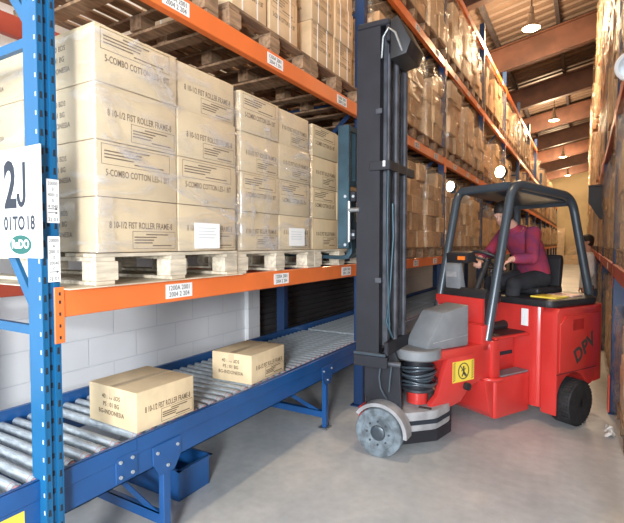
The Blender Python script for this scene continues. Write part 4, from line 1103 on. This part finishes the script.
for h_, k_, f_ in hips:
    s_ = MB(); limb(s_, [f_ + Vector((-.02, 0, .01)), f_ + Vector((.06, 0, -.005)), f_ + Vector((.19, 0, -.015))], [.052, .048, .040]); fuse(s_, 'shoe', 'black_plastic', DR, .010, 1)
hair_eyes(M4, DR)
# standing man far down the aisle
WK = empty('person', (.07, 9.6, 0), 0)
WK.rotation_euler = (0, 0, PI + .1)
tag(WK, 'distant man in pale shirt and mauve trousers standing by the right racking', 'person')
b_ = MB()
loft(b_, [(0, 0, .90), (0, 0, 1.0), (.0, 0, 1.15), (.01, 0, 1.32), (.0, 0, 1.45)], [(.15, .10), (.155, .105), (.145, .10), (.18, .11), (.12, .07)], up=(1, 0, .001))
limb(b_, [(0, 0, 1.45), (.01, 0, 1.55), (.02, 0, 1.62)], [.06, .055, .05]); M5 = head(b_, Vector((.03, 0, 1.68)), rotm((1, .1, -.1)))
arms = [(Vector((0, s * .19, 1.42)), Vector((-.02, s * .25, 1.13)), Vector((.08, s * .24, .88))) for s in (-1, 1)]
legs = [(Vector((0, s * .09, .90)), Vector((.02, s * .1, .48)), Vector((-.02 + .05 * s, s * .10, .08))) for s in (-1, 1)]
for a_, e_, h_ in arms:
    limb(b_, [a_, (a_ + e_) / 2, e_, h_], [.055, .047, .04, .027]); hand(b_, h_, rotm((h_ - e_), (1, 0, 0)), .5)
for a_, e_, h_ in legs: limb(b_, [a_, (a_ + e_) / 2, e_, e_ * .6 + h_ * .4, h_], [.085, .075, .055, .055, .037])
fuse(b_, 'body', 'skin', WK, .009, 1)
s_ = MB(); loft(s_, [(0, 0, .86), (0, 0, 1.0), (.0, 0, 1.15), (.01, 0, 1.32), (.0, 0, 1.45), (0, 0, 1.5)], [(.185, .135), (.18, .13), (.17, .122), (.2, .128), (.15, .09), (.075, .07)], up=(1, 0, .001))
for a_, e_, h_ in arms: s_.tube([a_, (a_ + e_) / 2, e_, e_ * .2 + h_ * .8], [.074, .064, .056, .044], 14); s_.sph(a_, .075); s_.sph(e_, .056)
fuse(s_, 'shirt', 'shirt_pale', WK, .012, 2)
t_ = MB(); loft(t_, [(0, 0, .82), (0, 0, .96)], [(.168, .115), (.165, .115)], up=(1, 0, .001))
for a_, e_, h_ in legs: limb(t_, [a_, (a_ + e_) / 2, e_], [.1, .09, .072]); t_.tube([e_, h_ + Vector((0, 0, .02))], [.072, .062], 14)
fuse(t_, 'trousers', 'trousers_mauve', WK, .012, 2)
for a_, e_, h_ in legs:
    q_ = MB(); limb(q_, [Vector((h_.x - .03, h_.y, .05)), Vector((h_.x + .06, h_.y, .045)), Vector((h_.x + .17, h_.y, .042))], [.05, .045, .04]); fuse(q_, 'shoe', 'black_plastic', WK, .010, 1)
hair_eyes(M5, WK)
# ------------------------------------------------------------------ camera, view
cam = bpy.data.cameras.new('camera'); cam.sensor_width = 36; cam.lens = 36 * 465 / 624; cam.clip_start = .05; cam.clip_end = 200
co = bpy.data.objects.new('camera', cam); COL.objects.link(co); S.camera = co
co.location = (0, 0, 1.65); co.rotation_euler = (PI / 2 - math.atan(18 / 465), 0, math.atan(272 / 465))
S.view_settings.view_transform = 'Standard'; S.view_settings.look = 'None'; S.view_settings.gamma = 1; S.view_settings.exposure = .34
S.view_settings.use_curve_mapping = False
S.cycles.max_bounces = 6; S.cycles.transparent_max_bounces = 16; S.cycles.sample_clamp_indirect = 3; S.cycles.caustics_reflective = False; S.cycles.caustics_refractive = False
bpy.data.objects.remove(PS) if PS.name not in used else None
